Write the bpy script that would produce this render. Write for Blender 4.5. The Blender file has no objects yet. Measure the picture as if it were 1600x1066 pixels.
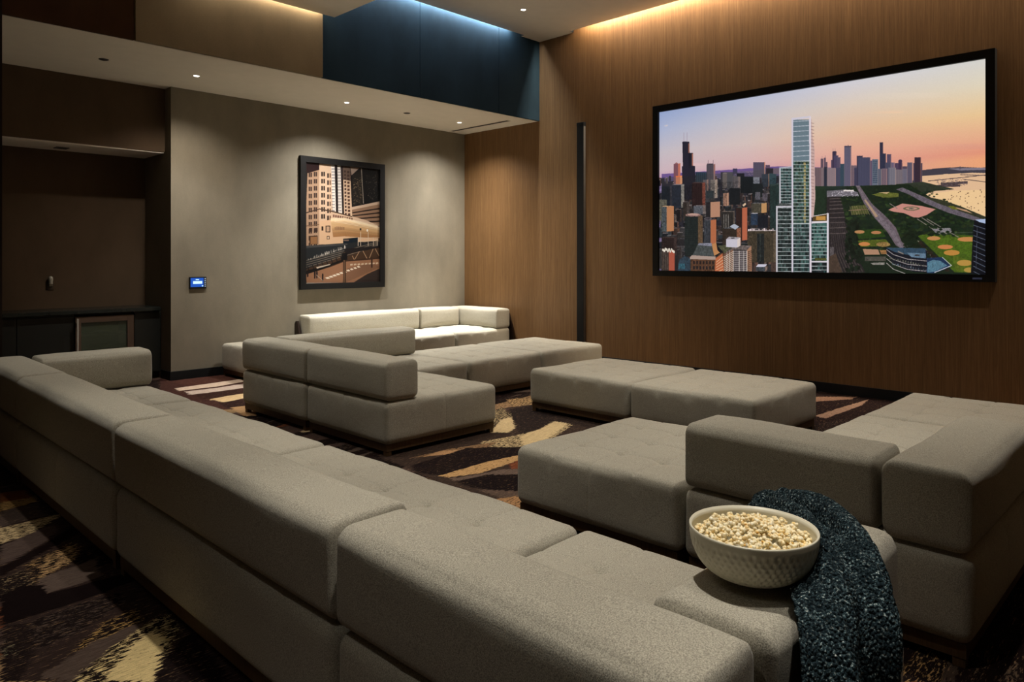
import bpy, bmesh, math, random
import numpy as np
from mathutils import Vector, Matrix
random.seed(7)
RNG = np.random.default_rng(7)
SC = bpy.context.scene
COL = SC.collection

# ------------------------------------------------------------------ camera, world, exposure
CX, CY, H = 800.0, 405.0, 1.5
F = math.sqrt((CX + 368) * (1920 - CX))
YAW = math.atan((CX + 368) / F)
cam_d = bpy.data.cameras.new('camera')
cam = bpy.data.objects.new('camera', cam_d)
COL.objects.link(cam)
cam.location = (0, 0, H)
cam.rotation_euler = (math.pi / 2, 0, -YAW)
cam_d.sensor_width = 36
cam_d.lens = F / 1600 * 36
cam_d.shift_y = (CY - 533) / 1600
cam_d.clip_start = 0.02
SC.camera = cam
SC.view_settings.view_transform = 'Standard'
SC.view_settings.look = 'None'
SC.view_settings.gamma = 1
SC.view_settings.exposure = 0.2
SC.view_settings.use_curve_mapping = False
w = bpy.data.worlds.new('world')
SC.world = w
w.use_nodes = True
w.node_tree.nodes['Background'].inputs[0].default_value = (0.9, 0.95, 1, 1)
w.node_tree.nodes['Background'].inputs[1].default_value = 0.02

# ------------------------------------------------------------------ measuring helpers (plane points from the survey of the room)
def ray(px, py):
    l = (px - CX) / F
    return (math.sin(YAW) + l * math.cos(YAW), math.cos(YAW) - l * math.sin(YAW), -(py - CY) / F)
def onz(px, py, z):
    r = ray(px, py); t = (z - H) / r[2]; return (r[0] * t, r[1] * t)
def onx(px, py, X):
    r = ray(px, py); t = X / r[0]; return (r[1] * t, H + r[2] * t)
def ony(px, py, Y):
    r = ray(px, py); t = Y / r[1]; return (r[0] * t, H + r[2] * t)

XW, YA = 8.37, 9.33          # wood wall plane, picture wall plane
ZS, ZC = 3.63, 4.85          # soffit height, high ceiling height

# ------------------------------------------------------------------ objects
def link(name, me, parent=None, mat=None, loc=None):
    o = bpy.data.objects.new(name, me)
    COL.objects.link(o)
    if parent: o.parent = parent
    if mat is not None and me is not None and len(me.materials) == 0: me.materials.append(mat)
    if loc is not None: o.location = loc
    return o
def thing(name, label, cat, loc=(0, 0, 0), group=None):
    o = bpy.data.objects.new(name, None); COL.objects.link(o)
    o.location = loc; o.empty_display_size = .1
    o['label'] = label; o['category'] = cat
    if group: o['group'] = group
    return o
def tag(o, label, cat, group=None, kind=None):
    o['label'] = label; o['category'] = cat
    if group: o['group'] = group
    if kind: o['kind'] = kind
    return o
def mesh(name, verts, faces, smooth=False):
    me = bpy.data.meshes.new(name)
    me.from_pydata([tuple(v) for v in verts], [], faces)
    me.update()
    if smooth: me.polygons.foreach_set('use_smooth', [True] * len(me.polygons))
    return me
def boxes(name, bs, bevel=0.0, seg=2):
    bm = bmesh.new()
    for (x0, x1, y0, y1, z0, z1) in bs:
        v = [bm.verts.new(p) for p in ((x0,y0,z0),(x1,y0,z0),(x1,y1,z0),(x0,y1,z0),(x0,y0,z1),(x1,y0,z1),(x1,y1,z1),(x0,y1,z1))]
        for f in ((0,3,2,1),(4,5,6,7),(0,1,5,4),(1,2,6,5),(2,3,7,6),(3,0,4,7)):
            bm.faces.new([v[i] for i in f])
    if bevel:
        bmesh.ops.bevel(bm, geom=list(bm.edges), offset=bevel, segments=seg, affect='EDGES', profile=.5)
    me = bpy.data.meshes.new(name); bm.to_mesh(me); bm.free()
    return me
def struct(name, bs, mat, parent=None, bevel=0.0, label=None):
    o = link(name, boxes(name, bs, bevel), parent, mat)
    if parent is None: o['kind'] = 'structure'
    if label: o['label'] = label
    return o
def lathe(name, prof, n=48, smooth=True, close=False):
    vs, fs = [], []
    for (r, z) in prof:
        for i in range(n):
            a = 2 * math.pi * i / n
            vs.append((r * math.cos(a), r * math.sin(a), z))
    m = len(prof)
    for j in range(m - 1):
        for i in range(n):
            k = (i + 1) % n
            fs.append((j*n+i, j*n+k, (j+1)*n+k, (j+1)*n+i))
    if close:
        fs.append(tuple(range(n))[::-1]); fs.append(tuple((m-1)*n+i for i in range(n)))
    return mesh(name, vs, fs, smooth)

# ------------------------------------------------------------------ materials
def L(c):  # sRGB 0-255 to linear
    return tuple(((v/255)/12.92 if v/255 <= .04045 else ((v/255+.055)/1.055)**2.4) for v in c) + (1,)
class M:
    def __init__(s, name, rough=.6, spec=.3):
        s.m = bpy.data.materials.new(name); s.m.use_nodes = True
        s.t = s.m.node_tree; s.n = s.t.nodes; s.l = s.t.links
        s.b = s.n['Principled BSDF']
        s.b.inputs['Roughness'].default_value = rough
        s.b.inputs['Specular IOR Level'].default_value = spec
    def node(s, typ, **kw):
        nd = s.n.new(typ)
        for k, v in kw.items(): setattr(nd, k, v)
        return nd
    def coord(s, scale=(1,1,1), rot=(0,0,0), kind='Object'):
        tc = s.node('ShaderNodeTexCoord'); mp = s.node('ShaderNodeMapping')
        mp.inputs['Scale'].default_value = scale; mp.inputs['Rotation'].default_value = rot
        s.l.new(tc.outputs[kind], mp.inputs[0]); return mp.outputs[0]
    def noise(s, vec, scale, detail=3, rough=.5, dist=0):
        nz = s.node('ShaderNodeTexNoise'); nz.inputs['Scale'].default_value = scale
        nz.inputs['Detail'].default_value = detail; nz.inputs['Roughness'].default_value = rough
        nz.inputs['Distortion'].default_value = dist
        s.l.new(vec, nz.inputs['Vector']); return nz.outputs['Fac']
    def ramp(s, fac, stops):
        r = s.node('ShaderNodeValToRGB'); e = r.color_ramp.elements
        while len(e) < len(stops): e.new(.5)
        for i, (p, c) in enumerate(stops): e[i].position = p; e[i].color = c
        s.l.new(fac, r.inputs[0]); return r.outputs[0]
    def mix(s, fac, a, b, mode='MIX'):
        x = s.node('ShaderNodeMix', data_type='RGBA', blend_type=mode)
        for sock, v in ((x.inputs[0], fac), (x.inputs[6], a), (x.inputs[7], b)):
            if isinstance(v, (int, float)): sock.default_value = v
            elif isinstance(v, tuple): sock.default_value = v
            else: s.l.new(v, sock)
        return x.outputs[2]
    def math(s, op, a, b=0.0):
        x = s.node('ShaderNodeMath', operation=op)
        for sock, v in ((x.inputs[0], a), (x.inputs[1], b)):
            if isinstance(v, (int, float)): sock.default_value = v
            else: s.l.new(v, sock)
        return x.outputs[0]
    def color(s, v):
        if isinstance(v, tuple): s.b.inputs['Base Color'].default_value = v
        else: s.l.new(v, s.b.inputs['Base Color'])
    def bump(s, h, strength=.3, dist=.002):
        bp = s.node('ShaderNodeBump'); bp.inputs['Strength'].default_value = strength
        bp.inputs['Distance'].default_value = dist
        s.l.new(h, bp.inputs['Height']); s.l.new(bp.outputs[0], s.b.inputs['Normal'])

def plain(name, rgb, rough=.6, spec=.3, metal=0, var=.12, scale=6):
    m = M(name, rough, spec); m.b.inputs['Metallic'].default_value = metal
    c = L(rgb); n = m.noise(m.coord(), scale, 4)
    lo = tuple(v * (1 - var) for v in c[:3]) + (1,); hi = tuple(v * (1 + var) for v in c[:3]) + (1,)
    m.color(m.ramp(n, [(.3, lo), (.7, hi)])); return m.m

def fabric_mat(name, rgb, k=1.0):
    m = M(name, .95, .08)
    v = m.coord()
    c = L(rgb)
    sp = m.noise(v, 290, 2, .7)
    sp2 = m.noise(v, 700, 2, .6)
    big = m.noise(v, 3, 3, .5)
    s1 = m.ramp(sp, [(.36, tuple(x*.42 for x in c[:3])+(1,)), (.5, c), (.64, tuple(min(1, x*1.58) for x in c[:3])+(1,))])
    s2 = m.mix(.35, s1, m.ramp(sp2, [(.35, tuple(x*.5 for x in c[:3])+(1,)), (.65, tuple(min(1, x*1.4) for x in c[:3])+(1,))]))
    s3 = m.mix(m.math('MULTIPLY', big, .25), s2, tuple(x*.8 for x in c[:3])+(1,))
    m.color(s3)
    m.b.inputs['Sheen Weight'].default_value = .12
    m.b.inputs['Sheen Roughness'].default_value = .6
    h = m.math('ADD', m.math('MULTIPLY', sp, .7), m.math('MULTIPLY', m.noise(v, 12, 3), 2.2))
    m.bump(h, .35, .004)
    return m.m

def wall_mat(name, rgb, streak=True, var=.18, b=.25):
    m = M(name, .85, .15)
    c = L(rgb)
    n1 = m.noise(m.coord((1,1,.5)), 2.2, 5, .6)
    n2 = m.noise(m.coord((60,60,260)), 1, 3, .6)
    col = m.ramp(n1, [(.3, tuple(x*(1-var) for x in c[:3])+(1,)), (.7, tuple(x*(1+var) for x in c[:3])+(1,))])
    col = m.mix(.25, col, m.ramp(n2, [(.3, tuple(x*.75 for x in c[:3])+(1,)), (.7, tuple(x*1.25 for x in c[:3])+(1,))]))
    m.color(col); m.bump(n2, b, .002)
    return m.m

def wood_mat(name, dark, mid, lite, scale=(1,1,1), rough=.45, spec=.3, bands=True):
    m = M(name, rough, spec)
    # grain runs along local Z
    g1 = m.noise(m.coord((90*scale[0], 90*scale[1], 1.3*scale[2])), 1, 5, .65, .3)
    g2 = m.noise(m.coord((320*scale[0], 320*scale[1], 6*scale[2])), 1, 3, .7)
    wv = m.noise(m.coord((9*scale[0], 9*scale[1], .35*scale[2])), 1, 3, .6, 1.2)
    col = m.ramp(g1, [(.28, L(dark)), (.5, L(mid)), (.72, L(lite))])
    col = m.mix(.35, col, m.ramp(g2, [(.35, L(dark)), (.65, L(lite))]))
    col = m.mix(m.math('MULTIPLY', wv, .7), col, tuple(x*.55 for x in L(mid)[:3])+(1,))
    m.color(col); m.bump(g2, .12, .001)
    return m.m

def emit_mat(name, col, strength):
    m = M(name); m.b.inputs['Base Color'].default_value = (0,0,0,1)
    m.b.inputs['Emission Color'].default_value = col
    m.b.inputs['Emission Strength'].default_value = strength
    return m.m

FABRIC = fabric_mat('grey_wool_upholstery', (166, 161, 146))
ART_WALL = wall_mat('taupe_plaster', (134, 127, 112))
BEIGE_PANEL = wall_mat('beige_panel', (140, 124, 100))
BROWN_PANEL = wall_mat('brown_panel', (78, 54, 38), var=.3)
BLUE_PANEL = wall_mat('blue_velvet_panel', (34, 54, 68), var=.3)
DARK_WALL = wall_mat('dark_brown_wallcovering', (92, 76, 60))
CEIL = plain('ceiling_paint', (236, 229, 216), .9, .1, var=.02)
WOOD = wood_mat('oak_veneer', (92, 66, 40), (128, 95, 60), (160, 122, 82))
PLINTH = wood_mat('walnut_plinth', (58, 42, 26), (82, 60, 38), (104, 78, 50))
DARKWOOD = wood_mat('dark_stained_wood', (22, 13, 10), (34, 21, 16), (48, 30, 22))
BASEB = plain('black_baseboard', (22, 24, 26), .5, .3)
BLACK = plain('matte_black', (9, 9, 10), .55, .3)
CAB = plain('charcoal_cabinet', (30, 32, 30), .45, .4)
COUNTER = plain('dark_stone_counter', (30, 34, 32), .22, .5)
STEEL = plain('brushed_steel', (170, 165, 158), .3, .5, 1.0)
BRONZE = plain('bronze_trim', (92, 74, 62), .4, .5, .2)
GREYTRIM = plain('pale_grey_trim', (84, 80, 76), .5, .4)

# ------------------------------------------------------------------ painted flat pictures (screen image, framed print, carpet design)
class Painter:
    def __init__(s, w, h, tf):
        s.w, s.h, s.tf = w, h, tf
        s.a = np.zeros((h, w, 4), np.float32); s.a[..., 3] = 1
    def P(s, pts): return np.array([s.tf(*p) for p in pts], float) * (s.w, s.h)
    def poly(s, pts, col, alpha=1.0, raw=False):
        q = np.array(pts, float) * (s.w, s.h) if raw else s.P(pts)
        x0, y0 = np.floor(q.min(0)).astype(int); x1, y1 = np.ceil(q.max(0)).astype(int)
        x0 = max(x0, 0); y0 = max(y0, 0); x1 = min(x1, s.w - 1); y1 = min(y1, s.h - 1)
        if x1 < x0 or y1 < y0: return
        X, Y = np.meshgrid(np.arange(x0, x1 + 1) + .5, np.arange(y0, y1 + 1) + .5)
        ins = np.zeros(X.shape, bool)
        n = len(q)
        for i in range(n):
            ax, ay = q[i]; bx, by = q[(i + 1) % n]
            if ay == by: continue
            c = ((ay > Y) != (by > Y)) & (X < (bx - ax) * (Y - ay) / (by - ay) + ax)
            ins ^= c
        s.put(slice(y0, y1 + 1), slice(x0, x1 + 1), ins, col, alpha)
    def put(s, ys, xs, mask, col, alpha=1.0):
        r = s.a[ys, xs]
        c = np.array(col, float) / 255
        r[mask, :3] = r[mask, :3] * (1 - alpha) + c[:3] * alpha
        if len(col) == 4: r[mask, 3] = c[3]
    def rect(s, x0, y0, x1, y1, col, alpha=1.0): s.poly([(x0,y0),(x1,y0),(x1,y1),(x0,y1)], col, alpha)
    def line(s, x0, y0, x1, y1, wd, col, alpha=1.0):
        dx, dy = x1 - x0, y1 - y0; d = math.hypot(dx, dy) or 1; nx, ny = -dy / d * wd / 2, dx / d * wd / 2
        s.poly([(x0+nx,y0+ny),(x1+nx,y1+ny),(x1-nx,y1-ny),(x0-nx,y0-ny)], col, alpha)
    def ell(s, cx, cy, rx, ry, col, alpha=1.0, n=20, ph=0):
        s.poly([(cx+rx*math.cos(t+ph), cy+ry*math.sin(t+ph)) for t in np.linspace(0, 2*math.pi, n, False)], col, alpha)
    def blob(s, cx, cy, rx, ry, col, alpha=1.0, j=.3, n=16):
        s.poly([(cx+rx*math.cos(t)*(1+random.uniform(-j,j)), cy+ry*math.sin(t)*(1+random.uniform(-j,j))) for t in np.linspace(0, 2*math.pi, n, False)], col, alpha)
    def image(s, name, alpha=False):
        im = bpy.data.images.new(name, s.w, s.h, alpha=True)
        im.alpha_mode = 'CHANNEL_PACKED'
        im.pixels.foreach_set(np.ascontiguousarray(s.a[::-1]).astype(np.float32).ravel())
        im.update(); im.pack(); return im

def mixc(a, b, t): return tuple(a[i] * (1 - t) + b[i] * t for i in range(3))
def jit(c, k=.12):
    f = 1 + random.uniform(-k, k); return tuple(max(0, min(255, v * f)) for v in c[:3])

# screen geometry
SY0, SY1, SZ0, SZ1 = 5.405, 1.687, 1.350, 3.450     # left/right Y, bottom/top Z of the picture area
def paint_screen():
    def tf(px, py):
        y, z = onx(px, py, XW - .05); return ((SY0 - y) / (SY0 - SY1), (SZ1 - z) / (SZ1 - SZ0))
    W_, H_ = 1300, 734
    p = Painter(W_, H_, tf)
    hv = tf(1300, 268)[1]
    rows = [0, .25, .55, .8, .93, 1.0]
    cols = [[(148,165,205),(182,188,212),(210,208,216),(216,214,208)],
            [(172,180,208),(200,195,200),(222,205,190),(226,214,190)],
            [(198,188,196),(215,195,190),(232,192,160),(236,200,150)],
            [(205,180,188),(215,178,178),(232,172,150),(232,172,138)],
            [(196,150,180),(205,158,172),(224,160,145),(228,150,122)],
            [(128,104,160),(175,140,165),(215,160,150),(238,165,120)]]
    cols = np.array(cols, float)
    yy = np.arange(H_) / H_ / hv; xx = np.arange(W_) / W_ * 3
    ri = np.interp(np.clip(yy, 0, 1), rows, np.arange(6)); r0 = np.minimum(ri.astype(int), 4); rf = (ri - r0)[:, None, None]
    c0 = np.minimum(xx.astype(int), 2); cf = (xx - c0)[None, :, None]
    top = cols[r0][:, c0] * (1 - cf) + cols[r0][:, c0 + 1] * cf
    bot = cols[r0 + 1][:, c0] * (1 - cf) + cols[r0 + 1][:, c0 + 1] * cf
    p.a[..., :3] = (top * (1 - rf) + bot * rf) / 255
    for (x, y, r, c, al) in ((1040,197,3,(240,215,200),.6),(1070,258,26,(235,190,190),.3),(1400,150,60,(240,220,200),.15),(1380,176,26,(250,205,165),.3),(1480,230,60,(215,150,140),.2)):
        for k in range(4): p.ell(x + k*r*.3, y - k*.5, r * (1 - k*.15), max(1, r*.08), c, al*.35)
    # distant plain and ground
    p.poly([(1034,272),(1130,266),(1215,260),(1300,262),(1300,440),(1034,440)], (108,84,140))
    p.poly([(1034,277),(1130,271),(1215,268),(1300,266),(1300,440),(1034,440)], (82,70,112))
    p.poly([(1034,284),(1130,278),(1300,272),(1300,440),(1034,440)], (42,40,54))
    for k in range(150):
        x = random.uniform(1034, 1230); y = random.uniform(272, 282) - (x-1034)*.04; p.rect(x, y, x + random.uniform(1,3), y + .8, jit((150,110,140),.4), .5)
    pal = [(28,36,48),(38,42,54),(58,52,56),(74,58,54),(96,62,50),(52,66,74),(30,44,48),(110,96,88),(84,78,80),(40,30,34)]
    def bld(x0, x1, t, b, col, side=None, sw=.25, roof=None, ws=0, wc=None, hs=0, hc=None, rh=1.2):
        s = x1 - (x1 - x0) * sw if side else x1
        p.poly([(x0,t),(s,t+.0),(s,b),(x0,b)], col)
        if side: p.poly([(s,t),(x1,t-1.0),(x1,b-1),(s,b)], side)
        if roof: p.poly([(x0,t),(x0+(x1-x0)*.2,t-rh),(x1,t-rh),(s,t)], roof)
        if ws:
            x = x0 + ws * .5
            while x < s - .3: p.line(x, t + 1, x, b, ws * .35, wc or mixc(col, (0,0,0), .4), .7); x += ws
        if hs:
            y = t + hs
            while y < b: p.line(x0, y, s, y, hs * .35, hc or mixc(col, (0,0,0), .4), .7); y += hs
    layer = []
    for k in range(560):
        y = 278 + 150 * random.random() ** 1.15
        layer.append(y)
    for y in sorted(layer):
        d = (y - 276) / 150
        x = random.uniform(1028, 1226); ww = 3 + 9 * d * random.uniform(.6, 1.6); hh = (3 + 18 * d) * random.uniform(.5, 1.4)
        c = jit(random.choice(pal), .3); c = mixc(c, (60,56,74), max(0, .5 - d))
        sd = jit(random.choice([(205,110,62),(170,92,60),(150,120,96),(90,60,50),(60,50,50)]), .2) if random.random() < .5 else None
        if sd: sd = mixc(sd, (48,40,44), .5)
        c = mixc(c, (20,24,32), .25)
        bld(x, x + ww, y - hh, y + 4, c, sd, .3, jit((118,104,104), .35) if random.random() < .6 else jit((64,60,66),.3), 2.2 if random.random() < .5 else 0, None, 2.6 if random.random() < .4 else 0)
    D = (26,34,46)
    bld(1052.6,1063,256,292,(120,78,88),(190,110,90),.35); p.poly([(1054,256),(1057,253.6),(1060,256)], (150,100,100))
    bld(1056,1067,275,288,(214,110,66),(235,140,84),.4)
    p.poly([(1066.2,222),(1068,221),(1077,221.5),(1077.6,239),(1082.8,239),(1083,259),(1086,259.5),(1087,312),(1067,312),(1065.4,260),(1067,260)], (34,32,46))
    p.rect(1075.6,224,1077.4,239,(150,96,80)); p.rect(1081.2,240,1082.8,259,(160,104,86)); p.rect(1076.6,239,1079,262,(22,22,34))
    for x in (1068.6, 1073.5): p.line(x, 207, x, 222, .5, (150,130,150), .8)
    bld(1087,1104,269,290,(44,60,76),None,0,None,3)
    bld(1104,1117.5,257,296,(84,76,86),(150,104,98),.2,None,2.4); p.rect(1105,255.6,1115,257.4,(60,52,60))
    for x in (1106.5, 1114.2): p.line(x, 250, x, 257, .6, (120,96,110))
    bld(1098,1107,281,300,(92,84,88),(150,110,96),.3)
    bld(1110,1121,281,310,(126,112,104),(168,140,120),.35,None,2)
    bld(1126,1146,269,284,(52,50,62)); bld(1129,1139,271,294,(104,92,88),(176,128,100),.3,(140,120,116))
    bld(1136,1145,269,296,(76,74,80)); bld(1145,1152,263.5,272,(60,56,84)); bld(1145,1157,275,296,(98,88,92),(126,104,98),.3,None,2.4)
    bld(1151,1163,271,276,(28,28,40)); bld(1157,1177,276,302,(20,30,38),None,0,None,3,(14,22,30))
    bld(1177,1195.5,253.5,278,(86,78,96),(206,136,104),.06,None,2.6,(74,66,84),3,(76,68,86))
    bld(1196,1203,258,272,(90,70,90)); bld(1197,1209,263,282,(40,36,48)); bld(1177,1187,277,290,(120,124,140),None)
    bld(1190,1202,272,292,(48,58,74),(150,104,84),.12); bld(1202,1213,271,290,(40,72,84)); bld(1208,1218,263,272,(110,86,104))
    bld(1176,1192,287,308,(24,34,40)); bld(1180,1188,300,312,(96,92,104)); bld(1191,1199,302,314,(98,86,100))
    bld(1034,1050,291,330,(26,36,50),(60,56,66),.2); bld(1050,1069,289,325,(36,44,62),(150,140,128),.25,(140,120,124))
    bld(1081,1102,286,322,(56,30,32),(150,62,44),.22,(84,56,54),3,(40,22,26)); bld(1140,1156,294,320,(24,30,38))
    bld(1130,1138.5,302,322,(176,116,88),(200,134,96),.3); bld(1103,1115,298,310,(50,60,66))
    bld(1203,1219,288,370,(34,62,60),None,0,None,2.4,(22,44,46)); p.line(1204,291,1218,286,1,(70,90,86))
    bld(1026,1042,312,345,(110,104,84)); bld(1034,1053,323,362,(80,92,98),(216,124,64),.6,(226,160,100),0)
    bld(1067,1077,316,345,(60,48,44),(84,70,66),.4,(130,110,110)); bld(1084,1104,322,335,(96,100,112),(130,110,104),.3,(140,128,130))
    bld(1103,1125,316,340,(44,40,46),(206,132,92),.68,None)
    bld(1127,1148,331,362,(52,46,44),(112,92,78),.1,(150,124,110)); 
    for x in (1131,1134.5,1138): p.line(x,335,x,356,1.1,(150,140,130))
    bld(1150,1167.5,325,376,(58,32,30),(222,92,48),.45,(60,80,74)); p.line(1161,322,1165,318,3,(240,190,140))
    bld(1174,1198,318,333,(96,86,64),(220,146,70),.35,(124,120,124),2.6,(60,52,46))
    bld(1173,1184,334,352,(30,52,84),None,0,(200,190,200),2,(60,90,130)); bld(1184,1200,336,356,(24,28,42))
    bld(1070,1098,338,401,(28,40,42),(120,84,52),.26,(190,120,90),0,None,3,(46,56,52)); p.ell(1083,336,12,2.6,(176,120,110)); p.ell(1083,335,9,1.6,(210,150,130))
    bld(1100,1119,344,382,(70,74,84),(214,100,46),.45,(90,70,70),2.4,(30,34,46)); p.ell(1106,342,6,2.2,(120,108,116)); p.ell(1106,342,4.5,1.4,(60,54,66))
    bld(1129,1158,357,385,(60,44,34),(176,92,54),.24,(100,110,128)); p.poly([(1140,354),(1147,350),(1155,354),(1149,359)], (170,178,200))
    bld(1168,1213,361,410,(84,68,46),(106,84,60),.1,(196,180,186),2,(58,46,34)); p.rect(1183,365,1194,410,(34,40,42)); p.line(1188,365,1188,408,.8,(70,80,74))
    for k in range(16): p.rect(1169+k*2.7,358+random.uniform(-2,2),1171+k*2.7,361,jit((220,190,190),.2))
    bld(1034,1058,371,400,(58,36,36),(70,48,46),.2,(88,66,62),3,(36,22,24),4,(40,26,28)); bld(1034,1054,392,424,(92,72,62),(206,74,44),.45,(230,214,190),3,(60,40,36))
    for k in range(10): p.ell(1036+k*1.9,391+random.uniform(-2,3),1.4,2,jit((236,220,196),.1))
    p.poly([(1059,424),(1061,406),(1070,400),(1080,404),(1082,424)], (44,70,92)); bld(1060,1070,412,420,(36,104,128))
    # building with mansard roof
    p.poly([(1079,424),(1079,404),(1117,404),(1124,397),(1137,392),(1140,424)], (116,66,38))
    p.poly([(1078,402),(1081,399),(1118,401),(1118,406),(1078,405)], (186,150,132)); p.poly([(1082,399),(1090,383),(1112,383),(1117,401)], (78,86,86))
    p.poly([(1090,383),(1092,380),(1112,380),(1112,385)], (140,140,164)); p.poly([(1112,382),(1119,379),(1121,391),(1125,395),(1116,400)], (222,132,58))
    p.poly([(1118,404),(1129,396),(1131,424),(1117,424)], (228,96,40))
    for k in range(7): p.rect(1083+k*5, 408, 1085.6+k*5, 413, (44,30,32)); p.rect(1083+k*5, 416, 1085.6+k*5, 421, (34,30,40))
    for k in range(5): p.line(1119, 410+k*4, 1130, 401+k*5, .9, (250,190,130))
    # striped block
    p.poly([(1131,398),(1146,389),(1147,424),(1131,424)], (150,96,70)); p.poly([(1146,389),(1167,391),(1168,424),(1146,424)], (88,76,76)); p.poly([(1167,391),(1174,384),(1175,424),(1168,424)], (190,120,78))
    for k in range(12): p.line(1131,402+k*2.9-0,1146,393+k*2.9,.8,(232,206,180)); p.line(1146,393+k*2.9,1167,394+k*2.9,.7,(176,160,164))
    for x in (1136,1140,1146,1155,1162,1167): p.line(x,392,x,424,.8,(222,204,190))
    for k in range(11):
        for q in range(3): p.rect(1168.6+q*2, 393+k*2.9-q*.7, 1169.8+q*2, 394.8+k*2.9-q*.7, (74,46,34))
    p.poly([(1131,398),(1148,383),(1174,384),(1167,391),(1146,389)], (120,100,96)); p.poly([(1121,384),(1134,383),(1146,384),(1132,396)], (96,96,60))
    p.poly([(1134.5,374),(1152,374),(1152,387),(1134.5,386)], (206,196,216)); p.poly([(1152,374),(1157,371),(1157,384),(1152,387)], (232,206,196)); p.poly([(1134.5,374),(1139,370),(1157,371),(1152,374)], (170,160,170)); p.ell(1145,372.2,3,1,(90,84,96))
    bld(1181,1199,417,424,(70,78,88),(170,130,110),.2,(206,200,224),0,None,0,None,4)
    # right hand skyline
    base = 291
    p.poly([(1270,270),(1300,270),(1300,300),(1270,300)], (92,82,92))
    p.poly([(1290,289),(1430,282),(1475,287),(1560,290),(1560,440),(1270,440),(1270,289)], (34,50,36))
    sk = [(1269,1283,262,(112,92,96)),(1282.5,1286.5,248,(92,74,88)),(1287,1290.5,246.5,(96,78,92)),(1290,1293,253,(90,74,88)),(1283,1293,262,(130,110,112)),
          (1298.5,1304,250,(84,70,92)),(1300.5,1307,237,(62,50,72)),(1303,1310,243,(76,66,92)),(1308,1313.5,246,(86,76,98)),(1287.5,1293,261,(40,44,58)),
          (1306,1320,262,(70,70,90)),(1292.5,1306,262.5,(142,122,126)),(1313,1320,256,(54,72,86)),(1330,1342,258.5,(118,98,106)),(1335,1341,262,(62,60,82)),(1319,1330,228,(98,92,112)),
          (1338.6,1348,243.5,(56,52,72)),(1341,1360,246,(72,72,94)),(1360,1363,251,(96,78,100)),(1362.6,1372.5,249,(104,112,126)),
          (1374.6,1380,222.5,(52,48,66)),(1374.6,1384.6,240,(50,52,72)),(1386,1392.8,241,(88,74,96)),(1384,1392.6,254,(74,74,94)),(1392.6,1398,254,(112,98,120)),
          (1398,1410,255,(80,64,86)),(1403.6,1409.8,251,(66,50,74)),(1410,1418,260,(86,72,88)),(1372,1378,264,(96,98,112)),(1388,1400,262,(120,116,126)),
          (1400,1411,265,(122,110,116)),(1410,1418,264,(112,106,120)),(1377.6,1386.4,263.4,(118,98,108)),(1417.6,1426,254,(96,88,104)),(1427,1441.5,255,(72,62,80)),(1429,1439,246,(56,42,54))]
    for (x0,x1,t,c) in sk:
        b = 291 - max(0, (x0 - 1400)) * .12
        p.rect(x0, t, x1, b, c)
        if x1 - x0 > 5:
            p.rect(x1 - 1.1, t + .5, x1, b, mixc(c, (225,160,130), .35))
            x = x0 + 1
            while x < x1 - 1.5: p.line(x, t + 1, x, b, .5, mixc(c, (30,30,50), .45), .6); x += 1.6
    p.ell(1406.7, 251.5, 3, 2.2, (66,50,74)); p.ell(1304, 237.5, 3, 1.4, (52,42,64)); p.rect(1319,228,1330,230,(76,68,86))
    for y in np.arange(252, 288, 3.0): p.line(1364, y, 1371, y, 1.1, (44,60,80))
    for x in (1301.4, 1304.8): p.line(x, 232, x, 238, .4, (120,96,110))
    p.line(1284.5,244,1284.5,249,.5,(110,90,110)); p.line(1289.4,243,1289.4,248,.5,(110,90,110)); p.line(1325,226.5,1325,229,.6,(90,80,96))
    # lake and harbour
    p.poly([(1441,268),(1560,264),(1560,352),(1543,346),(1520,339),(1490,331),(1472,323),(1465,314),(1443,306),(1455,299),(1490,296),(1466,291),(1441,284)], (226,186,148))
    p.poly([(1490,298),(1560,296),(1560,352),(1543,345),(1500,330),(1468,318),(1462,310),(1446,304)], (238,200,150))
    p.poly([(1441,266),(1465,263),(1500,261),(1530,262),(1560,261),(1560,271),(1520,270),(1480,272),(1441,275)], (66,62,72))
    p.poly([(1480,263.5),(1530,262),(1560,262.5),(1560,265),(1500,266.5)], (130,120,132)); p.ell(1500,262.5,1.8,2.4,(90,80,92),.8)
    for (x0,y0,x1,y1,wd) in ((1450,283,1545,273,1.1),(1500,273,1560,275,1.0),(1470,288,1512,285,4),(1505,280,1560,287,1),(1460,291,1500,290,3.5)):
        p.line(x0,y0,x1,y1,wd,(84,70,72))
    for k in range(120): p.rect(*(lambda x,y:(x,y,x+1.4,y+.8))(random.uniform(1463,1510),random.uniform(279,290)), jit((110,94,98),.4), .8)
    for k in range(40):
        x = random.uniform(1480, 1542); y = random.uniform(294, 325 + (x-1480)*.1); p.ell(x, y, .9, .8, (96,70,58), .9, 6)
    # shore, park, roads
    p.poly([(1441,284),(1466,290),(1490,295),(1470,297),(1448,299),(1430,302),(1400,300),(1400,288)], (52,58,46))
    gr = [(22,36,24),(30,46,26),(38,54,28),(26,40,30),(46,60,32)]
    p.poly([(1290,292),(1420,288),(1470,318),(1543,350),(1560,356),(1560,440),(1290,440)], (28,40,28))
    for k in range(900):
        x = random.uniform(1310, 1545); y = random.uniform(290, 392)
        lim = 292 + max(0, x - 1445) * .62
        if y < lim: continue
        s_ = .6 + (y - 290) / 60; p.blob(x, y, 2.4*s_, 1.3*s_, jit(random.choice(gr), .25), .9)
    p.poly([(1290,292),(1320,291),(1325,300),(1306,304),(1290,306)], (34,46,40))
    p.poly([(1292,298),(1322,296),(1340,300),(1342,306),(1292,308)], (120,114,122)); p.rect(1318,296.8,1334,299.2,(236,226,222))
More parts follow.
